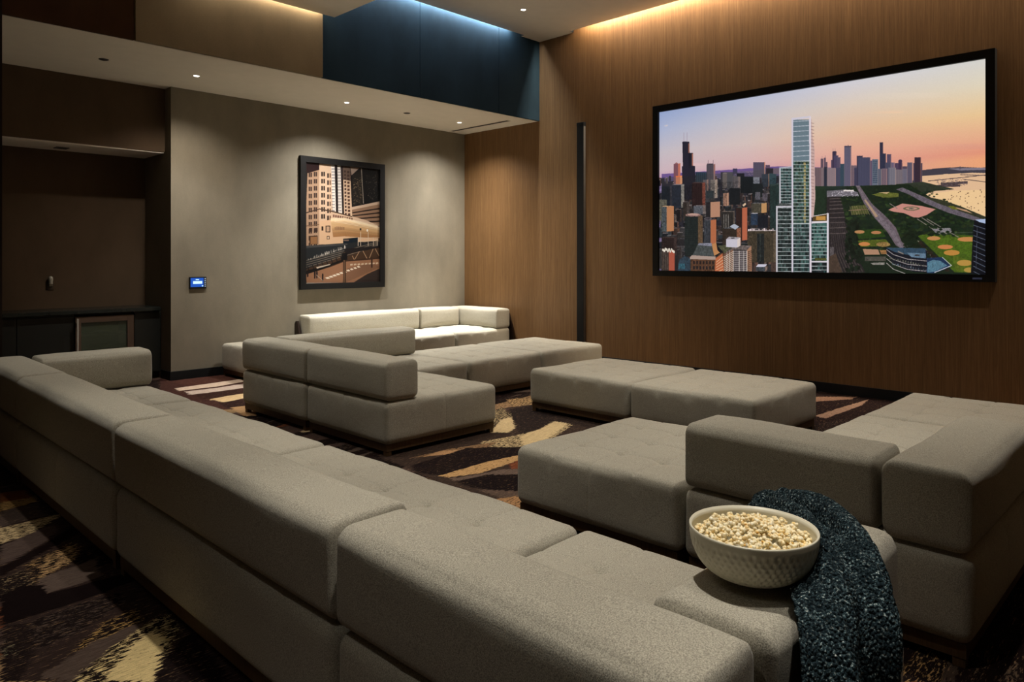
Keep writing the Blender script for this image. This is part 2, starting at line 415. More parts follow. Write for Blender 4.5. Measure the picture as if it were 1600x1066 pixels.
    for k in range(60): x = random.uniform(1296,1340); y = random.uniform(299,307); p.rect(x, y, x+1.6, y+.8, jit((180,172,180),.3))
    # railway yard
    p.poly([(1292,308),(1312,307),(1318,330),(1324,356),(1328,380),(1345,412),(1352,426),(1290,426)], (46,40,42))
    for k in range(9): p.line(1296, 311+k*4.4+k*k*.3, 1314+k*1.2, 310+k*4.4+k*k*.3, 1.3, jit((104,92,90),.15))
    for k in range(9): p.line(1297+k*2.6, 345, 1301+k*2.2+14*(k/9), 395, .7, (78,68,66), .9); p.line(1301+k*2.2+14*(k/9), 395, 1312+k*4.6, 426, .8, (104,92,84), .7)
    p.rect(1297,386,1303,400,(96,88,90)); p.poly([(1294,402),(1306,396),(1316,426),(1292,426)], (78,62,52))
    for k in range(90): p.blob(random.uniform(1322,1345), random.uniform(345,424), 3, 3, jit((22,30,22),.3))
    # avenue
    p.poly([(1337,290),(1343,290),(1362,318),(1386,340),(1400,356),(1409,378),(1420,386),(1412,390),(1400,384),(1386,362),(1366,340),(1350,318)], (112,98,106))
    p.poly([(1339,291),(1341,291),(1358,318),(1380,342),(1398,362),(1412,388),(1406,388),(1392,366),(1370,342),(1353,318)], (134,122,130), .6)
    p.poly([(1350,312),(1353,312),(1372,338),(1368,340)], (168,140,116))
    # lake shore drive
    p.poly([(1400,296),(1410,293),(1440,306),(1466,318),(1500,330),(1530,340),(1543,346),(1543,350),(1520,344),(1480,332),(1446,318),(1420,304)], (110,100,110))
    p.poly([(1440,306),(1470,312),(1500,322),(1543,340),(1543,345),(1500,330),(1466,318)], (58,60,44)); p.poly([(1486,322),(1500,328),(1520,334),(1510,328)], (180,140,110)); p.poly([(1480,322),(1490,322),(1498,328),(1488,327)], (110,110,40))
    # plazas and lawns
    p.poly([(1388,328),(1410,318),(1440,322),(1462,327),(1448,336),(1436,340),(1428,340),(1412,333),(1396,331)], (196,136,124)); p.ell(1424,326,13,3.2,(120,112,84)); p.ell(1424,326,9,2,(186,140,122)); p.ell(1424,326,4,1,(110,110,96))
    p.poly([(1362,304),(1380,300),(1404,302),(1404,308),(1380,309)], (104,108,48)); p.poly([(1372,301),(1390,300),(1386,303)], (190,160,120))
    p.poly([(1330,322),(1352,320),(1358,334),(1330,336)], (84,88,46)); 
    for k in range(8): p.line(1328+k*3.5,322,1331+k*4,336,.6,(140,122,96))
    p.line(1326,329,1358,327,1,(150,118,96))
    p.poly([(1336,360),(1378,358),(1384,370),(1342,374)], (44,68,26)); p.poly([(1340,376),(1384,374),(1392,384),(1345,386)], (88,98,34))
    for (x,y,a_,b_,c) in ((1343,362.5,8,2.6,(178,128,84)),(1369,363.5,8,2.6,(176,120,80)),(1350.5,381.5,9,3.2,(196,126,72)),(1380,382,11,3.8,(156,124,72))): p.ell(x,y,a_,b_,c)
    p.poly([(1348,389),(1372,390),(1375,398),(1351,398)], (170,130,104)); p.poly([(1374,391),(1386,391),(1386,397),(1377,397)], (156,112,70)); p.rect(1351,401,1384,408,(86,82,74)); p.poly([(1360,411),(1382,410),(1382,414),(1364,414)], (150,144,136))
    p.poly([(1433,368),(1450,366),(1520,368),(1530,368),(1530,426),(1492,426),(1470,404)], (74,98,28)); p.poly([(1450,370),(1500,372),(1528,386),(1526,400),(1480,392)], (84,112,30), .6); p.poly([(1488,398),(1524,410),(1520,426),(1494,424)], (100,110,34), .6)
    for (x,y,a_,b_,c) in ((1459,372.5,10.5,3.3,(186,132,80)),(1512,374,16,3.8,(190,130,74)),(1477,386,12,3.6,(196,124,72)),(1487,395,12.5,4.4,(184,130,60)),(1507,411,12,4.8,(178,138,66)),(1515,422,9,4,(170,138,66))): p.ell(x,y,a_,b_,c,1,20,.0)
    p.line(1432,364,1520,388,1,(110,90,60),.0)
    for (a_,b_) in (((1433,342),(1470,366)),((1440,340),(1480,366)),((1448,342),(1498,371)),((1434,376),(1460,406)),((1390,318),(1402,326))): p.line(*a_,*b_,1.3,(150,138,130),.9)
    p.poly([(1456,358),(1484,356),(1490,362),(1462,364)], (142,136,140)); p.line(1482,364,1530,363,.8,(120,120,120),.7)
    for k in range(26): p.blob(random.uniform(1446,1492),random.uniform(352,370),3,1.5,jit((26,40,24),.3))
    for k in range(60): p.blob(random.uniform(1412,1434),random.uniform(362,392),3.4,2.6,jit((24,34,22),.3))
    for k in range(30): t = random.random(); p.blob(1438+t*44,380+t*44+random.uniform(-2,2),3,2,jit((44,36,28),.3))
    # curved roof building
    p.poly([(1384,388),(1386,398),(1394,410),(1410,420),(1430,425),(1448,426),(1448,392),(1446,390)], (26,28,38))
    p.poly([(1384,387),(1446,388),(1447,402),(1420,399),(1398,394)], (54,78,98)); p.poly([(1417,395),(1446,396),(1447,404),(1424,402)], (104,130,152)); p.ell(1433,399,4,1.2,(60,60,64)); p.line(1403,393,1412,397,2,(140,130,124))
    for k in range(4): 
        pts = [(1385,390+k*7),(1396,398+k*7.6),(1418,405+k*8),(1448,408+k*8)]
        for i in range(3): p.line(*pts[i], *pts[i+1], 1.0, (170,160,158))
    for k in range(14): p.rect(1390+k*4,402+k*.9,1392+k*4,405+k*.9,jit((90,90,80),.4)); p.rect(1394+k*4,411+k*.8,1396+k*4,414+k*.8,jit((70,80,90),.4))
    p.line(1424,404,1424,424,.8,(130,126,130))
    p.poly([(1448,403),(1472,402),(1486,416),(1476,421),(1460,427),(1448,427)], (34,52,84)); p.poly([(1449,410),(1458,406),(1470,408),(1480,415),(1460,425),(1449,426)], (92,132,152)); p.line(1472,402,1487,415,1,(190,190,190)); p.line(1487,415,1460,426,1.2,(200,200,206))
    # dark tower at the edge
    p.poly([(1522,344),(1545,348),(1545,430),(1517,428),(1519,385)], (16,18,26)); p.poly([(1524,343.5),(1545,341.5),(1545,351),(1530,347)], (168,184,214))
    for k in range(10): p.line(1521,352+k*8,1546,360+k*8.6,.9,(104,112,130)) 
    p.line(1527,352,1525,420,.7,(90,96,110))
    # white framed glass tower
    G = (52,84,80); WH = (206,200,212)
    def glass(x0,x1,t,b,step,gc,lc=(176,184,186)):
        p.rect(x0,t,x1,b,gc)
        for k in range(int((x1-x0)*(b-t)/14)):
            x = random.uniform(x0,x1-2); y = t + step*int(random.uniform(0,(b-t)/step)); p.rect(x,y+1,min(x1,x+random.uniform(1,4)),min(b,y+step-.6),jit(random.choice([(18,28,32),(62,98,94),(84,116,112),(26,38,40),(46,72,68),(14,20,24)]),.2),.75)
        x = x0
        while x < x1: p.line(x,t,x,b,.3,(150,170,168),.35); x += 2
        y = t
        while y <= b: p.line(x0,y,x1,y,.9,lc); y += step
    p.poly([(1266.5,184),(1268,186),(1270,218),(1272.6,233),(1274,310),(1271,340),(1266,340)], (198,166,160)); 
    for k in range(26): p.line(1267,192+k*5.2,1272,193+k*5.2,.9,(120,92,92),.7)
    glass(1219.5,1237,263,327,4.6,(48,92,92)); p.rect(1217.6,261.5,1219.8,325,WH); p.line(1218,262.5,1237,260.5,1.6,(176,180,190))
    glass(1215,1238,325,426,6.2,(34,50,50)); p.rect(1212.6,322,1215.2,426,WH); p.line(1212.6,323.4,1238,323,2.2,WH); p.poly([(1213,322),(1219,317),(1238,319),(1238,322)], (86,92,92))
    p.rect(1238.6,187,1264.6,252,(98,116,126))
    for k in range(26): p.line(1239+k,187,1239+k,252,.4,(128,146,156),.5)
    for k in range(9): p.line(1238.6,190+k*7.8,1264.6,188.5+k*7.8,.9,(190,194,204)); glass(1238.6,1264.6,252,350,5.4,(56,74,60)); glass(1238.6,1264.6,350,426,6.2,(44,60,60))
    for k in range(18): p.rect(1256+random.uniform(-1,1),254+k*5.3,1259,258+k*5.3,(196,170,110),.75)
    p.rect(1236.6,185,1239.4,426,WH); p.poly([(1236.6,184.5),(1266.4,181),(1267,184),(1239,188)], WH); p.poly([(1264.2,182),(1267,182),(1268,426),(1264.8,426)], (216,204,214))
    glass(1268,1292,348,410,5.6,(74,112,104)); glass(1268,1292,410,426,6,(34,40,44)); p.poly([(1270,338),(1292,335),(1292,346),(1270,347)], (96,74,40)); p.rect(1275,338,1290,344,(190,140,70)); p.poly([(1268,346),(1294,345),(1294,348),(1268,349.5)], (220,212,220))
    p.rect(1273,403,1291,407,(84,86,40)); p.line(1267,409,1294,409,1.8,(214,206,216)); p.poly([(1292,333),(1294.8,333),(1295,426),(1292,426)], (222,214,222)); p.line(1270,338,1294,334,1.2,(200,190,190)); p.line(1266.5,426,1266.5,182,1.4,(222,212,220))
    hr = int(hv * H_) + 8; cut = int(tf(1237, 300)[0] * W_)
    a = p.a[..., :3]
    lumi = a.mean(axis=2, keepdims=True)
    a[hr-40:, :cut] = (a * .62 + lumi * .34)[hr-40:, :cut]
    mot = np.kron(RNG.normal(0, 1, (H_//3+1, W_//2+1)), np.ones((3,2)))[:H_, :W_] + .8*np.kron(RNG.normal(0, 1, (H_//8+1, W_//6+1)), np.ones((8,6)))[:H_, :W_]
    g = np.ones((H_, W_)); g[hr:, :cut] = .88 + .10 * mot[hr:, :cut]; g[hr+60:, cut:] = .90 + .06 * mot[hr+60:, cut:]
    g = np.where(a.max(axis=2) > .62, 1, g)
    p.a[..., :3] = np.clip(a * g[..., None] + RNG.normal(0, .01, (H_, W_, 1)), 0, 1)
    return p.image('city_view')

# framed print picture area on the picture wall
AX0, AX1, AZ0, AZ1 = 5.335, 6.595, 1.155, 2.87
def paint_print():
    def tf(x, y):    # x,y measured on a 4.535x enlargement of the print
        X, Z = ony(450 + x / 4.535, 230 + y / 4.535, YA - .03); return ((X - AX0) / (AX1 - AX0), (AZ1 - Z) / (AZ1 - AZ0))
    p = Painter(560, 762, tf)
    p.a[..., :3] = np.array((70, 52, 40)) / 255
    p.poly([(100,60),(660,130),(660,420),(100,330)], (26,24,24))
    p.poly([(440,130),(520,140),(505,160),(450,200)], (150,132,120))
    # dark tower at right
    p.poly([(450,200),(505,150),(660,140),(660,420),(450,420)], (20,22,24))
    p.poly([(455,200),(520,160),(535,400),(455,415)], (36,34,32))
    for k in range(110):
        x = random.uniform(458,520); y = random.uniform(215,405); p.rect(x,y,x+random.uniform(4,12),y+3,jit((150,132,104),.5),.55)
    for k in range(80):
        x = random.uniform(545,640); y = random.uniform(190,370); p.rect(x,y,x+random.uniform(2,5),y+random.uniform(3,7),jit((150,140,124),.6),.5)
    p.line(520,148,535,400,5,(150,142,132))
    # low block with ribbon floors
    p.poly([(452,425),(650,384),(650,560),(452,520)], (150,120,98)); p.poly([(452,425),(650,384),(650,404),(452,444)], (206,180,158))
    for k in range(4): p.poly([(455,462+k*22),(650,430+k*30),(650,440+k*30),(455,470+k*22)], (44,34,30))
    # stone tower, left face and right face
    p.poly([(140,130),(222,110),(222,700),(120,700),(130,400)], (176,146,122)); p.poly([(120,90),(222,110),(222,160),(140,185),(122,170)], (40,24,26))
    p.poly([(222,105),(330,120),(360,125),(440,140),(455,490),(560,520),(640,560),(640,640),(222,690)], (214,186,160))
    for k in range(12):
        y = 200 + k * 50 - 20
        for x in (147, 183):
            yy = y - (x-147)*.12; p.rect(x,yy,x+10,yy+32,(52,38,34)); p.rect(x+13,yy,x+23,yy+32,(56,40,36))
        if y < 520:
            for x in (236, 278):
                yy = y - 5 + (x-236)*.25; p.rect(x,yy,x+11,yy+32,(44,34,32)); p.rect(x+15,yy,x+26,yy+32,(46,36,34) if x < 270 else (120,90,70))
    p.poly([(305,120),(335,122),(345,460),(318,450)], (232,226,220)); p.poly([(330,122),(350,124),(356,462),(340,458)], (30,26,28)); p.poly([(350,124),(372,127),(384,470),(356,462)], (226,220,214)); p.poly([(372,127),(388,129),(398,474),(384,470)], (44,36,36))
    for k in range(16): p.rect(308,130+k*21,332,138+k*21,(110,110,120),.7); p.rect(353,132+k*21,378,139+k*21,(120,116,120),.7)
    for k in range(13):
        y = 165 + k*25; p.rect(398+k*.5,y,410+k*.5,y+15,(70,50,42)); p.rect(418+k*.6,y+4,434+k*.6,y+20,(84,58,48))
    p.poly([(388,129),(440,140),(444,240),(390,230)], (50,38,36), .7)
    p.poly([(128,462),(222,436),(222,442),(128,470)], (60,44,36)); p.poly([(222,434),(330,455),(455,490),(455,496),(330,464),(222,442)], (74,56,44))
    p.poly([(128,556),(222,545),(222,551),(128,562)], (120,92,72))
    for x in (150,188): p.rect(x,572,x+22,600,(60,44,38))
    p.poly([(152,630),(210,627),(210,688),(152,690)], (70,48,34)); p.poly([(160,636),(206,634),(206,686),(160,688)], (150,110,76))
    p.poly([(222,520),(455,510),(560,560),(640,600),(640,660),(400,690),(222,690)], (220,184,150)); p.rect(266,556,300,604,(60,44,38)); p.rect(272,562,294,598,(190,160,134)); p.rect(275,630,294,654,(70,50,42)); p.rect(279,634,290,650,(222,196,170)); p.rect(238,562,250,592,(44,34,30))
    for k in range(9):
        x = 318+k*16; p.rect(x,478+k*3,x+12,497+k*3,(120,84,72))
    # blurred train
    for k in range(60):
        t = k / 60; y0 = 505 + t*130; c = mixc((236,206,160),(150,104,62),t) if t > .12 else (250,226,190)
        c = jit(c,.1); p.poly([(300+t*20,y0),(400,y0-6),(650,y0+60-t*50),(650,y0+64-t*50),(400,y0),(300+t*20,y0+5)], c, .6)
    for k in range(5): p.line(330,500+k*7,650,548+k*9,2.5,(255,240,220),.6)
    for k in range(12): x = 330+k*6; p.rect(x,565+random.uniform(-3,3),x+4,585,(90,60,56),.5)
    p.poly([(390,650),(495,640),(495,690),(420,720),(390,690)], (22,34,44)); p.rect(392,655,430,665,(120,100,90))
    # viaduct
    p.poly([(118,700),(400,680),(500,672),(650,672),(650,700),(520,712),(118,870)], (38,42,46)); p.poly([(118,700),(420,684),(420,692),(118,716)], (70,72,74))
    for k in range(4): p.line(122,805+k*16,640,672+k*10,4,(126,116,104)); p.line(122,812+k*16,640,677+k*10,2,(40,38,38))
    for k in range(70):
        t = random.random(); p.rect(130+t*280,800-t*90+random.uniform(-18,6),135+t*280,806-t*90,jit((190,184,176),.3),.7)
    for k in range(9): t = k/9; p.line(140+t*300,845-t*90,150+t*300,880-t*100,7,(26,26,28))
    p.poly([(118,880),(300,828),(390,795),(392,808),(180,890),(180,905),(118,905)], (24,22,22)); p.poly([(200,850),(300,828),(300,834),(205,862)], (190,180,166))
    for (a_,b_) in (((470,800),(520,715)),((520,715),(560,790)),((575,790),(610,705)),((610,705),(645,770)),((455,770),(470,800))): p.line(*a_,*b_,5,(170,140,112))
    p.poly([(430,800),(650,780),(650,792),(430,812)], (60,44,36)); p.poly([(400,720),(650,700),(650,712),(400,760)], (34,32,34))
    for x in (497, 515, 568, 605, 632): p.line(x,600 if x in (515,568) else 640,x,700,4,(216,200,180))
    for y in (645, 668): p.line(495,y,650,y-4,3,(210,196,176))
    p.rect(508,575,520,590,(30,26,26)); p.ell(562,590,6,9,(250,246,236))
    # street
    p.poly([(118,905),(300,850),(400,812),(650,792),(650,975),(118,975)], (150,110,84)); p.poly([(440,975),(560,900),(650,860),(650,975)], (52,44,42)); p.poly([(420,860),(600,820),(650,850),(480,930),(380,970)], (110,82,66), .6)
    for k in range(10): t = k/10; x = 262+t*250; y = 925-t*88; p.poly([(x,y),(x+22-t*8,y-5),(x+38-t*12,y+6),(x+14-t*4,y+9)], (236,224,206))
    for k in range(8): x = 440+k*26; p.poly([(x,830-k*1.5),(x+16,826-k*1.5),(x+20,836-k*1.5),(x+2,840-k*1.5)], (226,212,190), .8)
    p.rect(390,745,410,970,(60,44,34)); p.rect(396,745,402,965,(120,92,70)); p.rect(588,780,600,855,(60,42,32)); p.rect(380,750,420,800,(24,24,26))
    for (x,y,h_) in ((190,880,52),(205,885,45),(246,902,46),(140,880,40)): p.ell(x,y,5,6,(26,22,24)); p.poly([(x-6,y+4),(x+6,y+4),(x+4,y+h_),(x-5,y+h_)], (30,26,28))
    p.line(120,880,130,970,7,(50,36,34)); p.line(200,905,250,948,3,(190,176,160))
    p.poly([(118,962),(650,958),(650,970),(118,975)], (176,172,164))
    return p.image('street_print')

def photo_mat(name, im, em=0.0, rough=.4):
    m = M(name, rough, .3)
    t = m.node('ShaderNodeTexImage'); t.image = im; t.extension = 'EXTEND'; t.interpolation = 'Cubic'
    uv = m.node('ShaderNodeUVMap'); m.l.new(uv.outputs[0], t.inputs[0])
    if em:
        m.b.inputs['Base Color'].default_value = (0.02,0.02,0.02,1)
        m.l.new(t.outputs[0], m.b.inputs['Emission Color']); m.b.inputs['Emission Strength'].default_value = em
    else: m.color(m.mix(1.0, t.outputs[0], (.62,.60,.58,1), 'MULTIPLY'))
    return m.m
def quad_uv(name, pts):
    me = mesh(name, pts, [(0,1,2,3)])
    uv = me.uv_layers.new(name='UVMap')
    for i, c in enumerate(((0,0),(1,0),(1,1),(0,1))): uv.data[i].uv = c
    return me

# ------------------------------------------------------------------ carpet design, laid out in metres on the floor
FX0, FX1, FY0, FY1 = -0.6, 8.6, -0.6, 9.6
def paint_carpet():
    p = Painter(1560, 1730, lambda x, y: ((x - FX0) / (FX1 - FX0), (FY1 - y) / (FY1 - FY0)))
    DK=(34,24,23); MV=(80,64,58); TN=(150,122,88); CR=(204,180,136); RU=(104,62,42); GR=(100,86,76); BK=(18,13,13)
    # alpha = how solid the stroke is (255 solid, low = dry brush)
    p.a[..., :3] = np.array(MV) / 255; p.a[..., 3] = .95
    pal = [DK,DK,MV,GR,TN,CR,RU,DK,BK,TN,MV,BK]
    def stroke(x, y, ln, wd, ang, col, dry=1.0):
        n = 10; up, dn = [], []
        bend = random.uniform(-.08,.08)*ln
        for i in range(n + 1):
            t = i / n; X = (t-.5)*ln; b = bend*math.sin(t*math.pi)
            tw = wd*.5*(.75+.25*math.sin(t*math.pi)) * (1+random.uniform(-.06,.06))
            up.append((X, b+tw)); dn.append((X, b-tw))
        ca, sa = math.cos(ang), math.sin(ang)
        p.poly([(x+a*ca-b*sa, y+a*sa+b*ca) for a, b in up + dn[::-1]], tuple(col)+(255*dry,))
    for k in range(520):
        stroke(random.uniform(FX0,FX1), random.uniform(FY0,FY1), random.uniform(.7,2.0), random.uniform(.10,.34), random.gauss(.12,.22), random.choice(pal), random.choice([.95,.9,.62,.55,.45]))
    def pp(pts, col, dry=1.0): p.poly([onz(a, b, 0) for a, b in pts], tuple(col)+(255*dry,))
    # stripes seen past the far arm, under the picture wall
    pp([(250,586),(345,578),(420,590),(420,640),(250,640)], (66,42,38), .95)
    pp([(265,597),(345,584),(390,594),(300,604)], (74,46,40), .9)
    pp([(272,607),(330,599),(392,590),(395,594),(340,604),(280,611)], (206,184,164)); pp([(288,612),(340,606),(395,597),(398,604),(340,612),(298,617)], (196,178,164))
    pp([(305,618),(345,612),(400,606),(400,614),(345,622),(318,624)], (60,40,34), .8); pp([(326,624),(360,618),(400,612),(402,618),(350,629)], (212,184,140)); pp([(340,630),(400,622),(400,632),(360,640)], (46,30,28), .9); pp([(360,637),(400,632),(400,650),(380,650)], (176,140,100))
    pp([(345,580),(362,582),(300,590),(262,595)], (170,150,136))
    # centre aisle
    pp([(590,712),(770,655),(840,610),(1100,640),(1130,760),(840,800),(700,760)], (60,48,42), .9)
    pp([(765,634),(840,616),(842,626),(770,642)], (150,120,88), .8); pp([(790,624),(838,620),(838,632),(800,636)], (196,160,112), .7)
    pp([(765,645),(784,637),(800,650),(806,668),(796,674),(763,676)], CR, .66); pp([(785,655),(800,652),(806,668),(795,676),(765,676)], CR, 1)
    pp([(796,640),(840,632),(880,650),(850,668),(815,680),(805,668)], (42,34,32), .9)
    pp([(753,690),(800,682),(840,672),(880,650),(890,640),(910,648),(890,668),(850,694),(820,700),(752,698)], CR, .72); pp([(812,682),(850,668),(875,655),(890,660),(850,690),(820,698)], CR, 1)
    pp([(640,716),(700,702),(780,690),(760,700),(700,710)], (140,110,80), .8)
    pp([(690,705),(750,700),(740,706),(660,714)], (180,140,100), .9)
    pp([(642,728),(730,700),(830,698),(828,706),(780,724),(690,744),(652,738)], (30,22,22), .95); pp([(650,735),(700,722),(740,712),(690,738)], (90,66,54), .5)
    pp([(686,744),(760,722),(835,706),(820,716),(750,740),(700,746)], (190,152,104), .85); pp([(795,726),(822,714),(836,716),(836,732),(800,733)], (118,66,44), .95)
    pp([(700,748),(745,742),(780,734),(836,732),(836,740),(740,748),(712,752)], (104,88,78), .9)
    pp([(712,753),(760,742),(836,741),(836,766),(790,768),(740,762)], (26,19,20), .8); pp([(745,765),(836,768),(836,776),(780,778)], (92,76,66), .9); pp([(775,780),(830,772),(850,790),(800,800)], (170,130,90), .8)
    pp([(850,655),(905,640),(980,660),(920,668)], (52,42,38), .85); pp([(905,640),(1000,655),(980,664),(915,660)], (72,58,50), .7)
    # between long ottoman and right sofa
    pp([(1270,612),(1420,622),(1400,640),(1270,664)], (30,20,20), .9); pp([(1273,650),(1330,632),(1358,624),(1345,634),(1290,654)], (130,104,88), .95); pp([(1270,620),(1340,620),(1330,624),(1270,628)], (120,92,76), .9)
    # foreground left floor
    pp([(0,690),(420,1066),(0,1066)], (52,40,36), .9)
    pp([(0,785),(50,777),(58,784),(0,800)], (170,136,84), .8); pp([(0,770),(40,765),(50,777),(0,786)], (110,62,34), .9); pp([(0,800),(58,786),(70,806),(0,824)], (74,62,56), .95)
    pp([(0,826),(80,806),(100,803),(40,838),(0,850)], CR, .74); pp([(0,854),(80,820),(92,826),(72,846),(0,886)], (84,70,64), 1)
    pp([(0,888),(70,850),(115,820),(135,812),(140,824),(70,862),(0,902)], (24,15,14), 1)
    pp([(40,882),(110,848),(125,856),(110,880),(55,912)], (186,150,100), .6); pp([(70,870),(118,850),(122,872),(60,906)], (196,160,112), .7)
    pp([(118,868),(150,848),(185,850),(175,880),(130,890)], (20,14,16), .8)
    pp([(0,905),(40,890),(56,912),(34,924),(0,934)], CR, .55); pp([(60,905),(150,872),(160,900),(80,926),(64,920)], (92,78,70), 1)
    pp([(0,932),(34,912),(62,916),(76,928),(130,914),(200,895),(230,900),(170,924),(60,960),(10,976),(0,974)], (22,14,14), 1)
    pp([(30,978),(120,945),(190,925),(196,940),(120,990),(40,1022)], (86,72,64), .62); pp([(0,980),(30,975),(60,1010),(30,1066),(0,1066)], (40,30,28), .7)
    pp([(105,1024),(170,968),(215,950),(222,970),(160,1000)], (196,158,96), .62); pp([(60,1060),(140,1005),(215,975),(240,985),(150,1040),(110,1066)], (84,70,62), 1)
    pp([(110,1066),(180,1008),(240,968),(262,960),(280,985),(250,1040),(235,1066)], (222,198,142), .66); pp([(160,1066),(205,1010),(240,985),(258,1000),(240,1066)], (222,198,142), .93)
    pp([(245,1066),(255,1030),(300,985),(360,1066)], (26,18,18), .8)
    pp([(0,1002),(26,1006),(32,1026),(0,1026)], (130,120,96), .6)
    # front right floor
    pp([(1400,1000),(1600,930),(1600,1066),(1400,1066)], (30,20,19), .9)
    pp([(1405,1055),(1440,1010),(1480,1030),(1470,1066),(1404,1066)], (170,136,90), .62); pp([(1515,1060),(1545,1020),(1555,1030),(1530,1066)], (110,92,74), .6); pp([(1478,1035),(1500,1040),(1490,1066),(1470,1066)], (70,58,50), .9); pp([(1555,1066),(1590,1034),(1596,1066)], (90,74,60), .7)
    return p.image('carpet_design')

def carpet_mat():
    m = M('brushstroke_carpet', .97, .04)
    im = paint_carpet()
    tc = m.node('ShaderNodeTexCoord')
    mp = m.node('ShaderNodeMapping'); mp.inputs['Location'].default_value = (-FX0/(FX1-FX0), -FY0/(FY1-FY0), 0); mp.inputs['Scale'].default_value = (1/(FX1-FX0), 1/(FY1-FY0), 1)
    # ragged edges: displace the lookup with noise stretched along the strokes
    nz = m.node('ShaderNodeTexNoise'); nz.inputs['Scale'].default_value = 1; nz.inputs['Detail'].default_value = 4
    m.l.new(m.coord((14,75,1), (0,0,.12)), nz.inputs['Vector'])
    sub = m.node('ShaderNodeVectorMath', operation='SUBTRACT'); sub.inputs[1].default_value = (.5,.5,.5); m.l.new(nz.outputs['Color'], sub.inputs[0])
    sc = m.node('ShaderNodeVectorMath', operation='MULTIPLY'); sc.inputs[1].default_value = (.13,.045,0); m.l.new(sub.outputs[0], sc.inputs[0])
    ad = m.node('ShaderNodeVectorMath', operation='ADD'); m.l.new(tc.outputs['Object'], ad.inputs[0]); m.l.new(sc.outputs[0], ad.inputs[1])
    m.l.new(ad.outputs[0], mp.inputs[0])
    t = m.node('ShaderNodeTexImage'); t.image = im; t.interpolation = 'Linear'; m.l.new(mp.outputs[0], t.inputs[0])
    br = m.noise(m.coord((26,110,1), (0,0,.15)), 1, 4, .65, .4)
    # dry brush: where brush noise exceeds solidity, dark ground shows
    th = m.math('GREATER_THAN', br, m.math('MULTIPLY', t.outputs['Alpha'], .70))
    col = m.mix(th, t.outputs['Color'], L((30,22,21)))
    st = m.noise(m.coord((18,150,1), (0,0,.1)), 1, 5, .7, .6)
    fl = m.math('MULTIPLY', m.math('GREATER_THAN', st, .62), m.math('LESS_THAN', t.outputs['Alpha'], .97))
    col = m.mix(m.math('MULTIPLY', fl, .55), col, L((150,120,88)))
    col = m.mix(1.0, col, m.ramp(st, [(.32,(.60,.58,.56,1)),(.62,(1.22,1.22,1.22,1))]), 'MULTIPLY')
    pile = m.noise(m.coord(), 500, 2, .6)
    col = m.mix(1.0, col, m.ramp(pile, [(.3,(.62,.62,.62,1)),(.7,(1.2,1.2,1.2,1))]), 'MULTIPLY')
    m.color(col); m.bump(pile, .5, .003)
    return m.m

# ------------------------------------------------------------------ room shell
floor = struct('floor', [(-3.2, 8.6, -3.2, 10.5, -.1, 0)], carpet_mat())
floor['label'] = 'brown and cream brushstroke patterned carpet floor'
struct('wall_right', [(XW, XW+.15, -3.2, 10.5, 0, 5.4)], WOOD)['label'] = 'oak veneer panelled wall behind the big screen'
struct('wall_back', [(3.51, XW, YA, 10.35, 0, ZS)], ART_WALL)['label'] = 'mottled taupe wall with the framed print'
nb = struct('wall_niche', [(-1, 3.51, 10.2, 10.35, 0, 5.4)], DARK_WALL); nb['label'] = 'dark brown wall at the back of the bar niche'
struct('wall_niche_header', [(-1, 3.51, 9.52, 10.2, 2.84, ZS)], DARK_WALL)['label'] = 'dark header above the bar niche'
struct('ceiling_niche', [(1.2, 3.50, 9.53, 10.2, 2.825, 2.84)], CEIL)['label'] = 'pale underside of the bar niche header'
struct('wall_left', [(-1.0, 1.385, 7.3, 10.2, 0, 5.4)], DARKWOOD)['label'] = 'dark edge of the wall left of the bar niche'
struct('wall_far_left', [(-3.2, -3.05, -3.2, 10.5, 0, 5.4)], ART_WALL)
struct('wall_front', [(-3.05, XW, -3.2, -3.05, 0, 5.4)], ART_WALL)
struct('wall_far_back', [(-3.05, -1.0, 7.3, 7.45, 0, 5.4)], DARK_WALL)
struct('ceiling_soffit', [(1.385, XW, 7.62, 10.2, ZS, ZS+.1)], CEIL)['label'] = 'lowered ceiling band along the picture wall'
struct('ceiling_low', [(-3.05, 4.70, -3.05, 7.53, 4.35, 4.42), (4.64,4.70,-3.05,7.53,4.42,5.3)], CEIL)['label'] = 'dropped ceiling over the left side'
struct('ceiling', [(4.70, 8.28, -3.05, 7.53, ZC, ZC+.04), (8.28, XW, 6.93, 7.62, ZC, ZC+.04), (7.96, 8.28, 7.53, 7.62, ZC, ZC+.04)], CEIL)['label'] = 'high ceiling over the screen side'
struct('ceiling_upper', [(-3.2, 8.6, -3.2, 10.5, 5.4, 5.5)], CEIL)
# black plates added at the light slot ends to stop a bright spot
struct('ceiling_glare_stop', [(8.281, XW, 6.92, 6.93, ZC+.002, ZC+.25), (7.95, 7.96, 7.531, 7.60, ZC+.002, ZC+.25)], BLACK)
# upper wall above the soffit: panels
up = struct('wall_upper', [(1.385, XW, 7.64, 7.8, ZS+.02, 5.4)], DARK_WALL); up['label'] = 'upper wall of coloured panels above the soffit'
def panel(x0, x1, th, m, label):
    o = link('wall_panel', boxes('wall_panel', [(x0, x1, 7.60-th, 7.64, ZS, 5.4)], .003, 1), up, m); o['label'] = label; return o
panel(1.385, 2.517, 0.0, BROWN_PANEL, 'dark brown upper wall panel')
panel(2.52, 4.575, .02, BEIGE_PANEL, 'beige upper wall panel')
for (a, b) in ((4.578, 6.03), (6.034, 7.49), (7.494, XW)):
    panel(a, b, 0.0, BLUE_PANEL, 'dark blue upper wall panel')
struct('baseboard_right', [(XW-.015, XW, -3.05, YA, 0, .11)], BASEB, bevel=.002)
struct('baseboard_back', [(3.495, XW-.015, YA-.015, YA, 0, .11), (3.495, 3.51, YA, 9.62, 0, .11)], BASEB, bevel=.002)

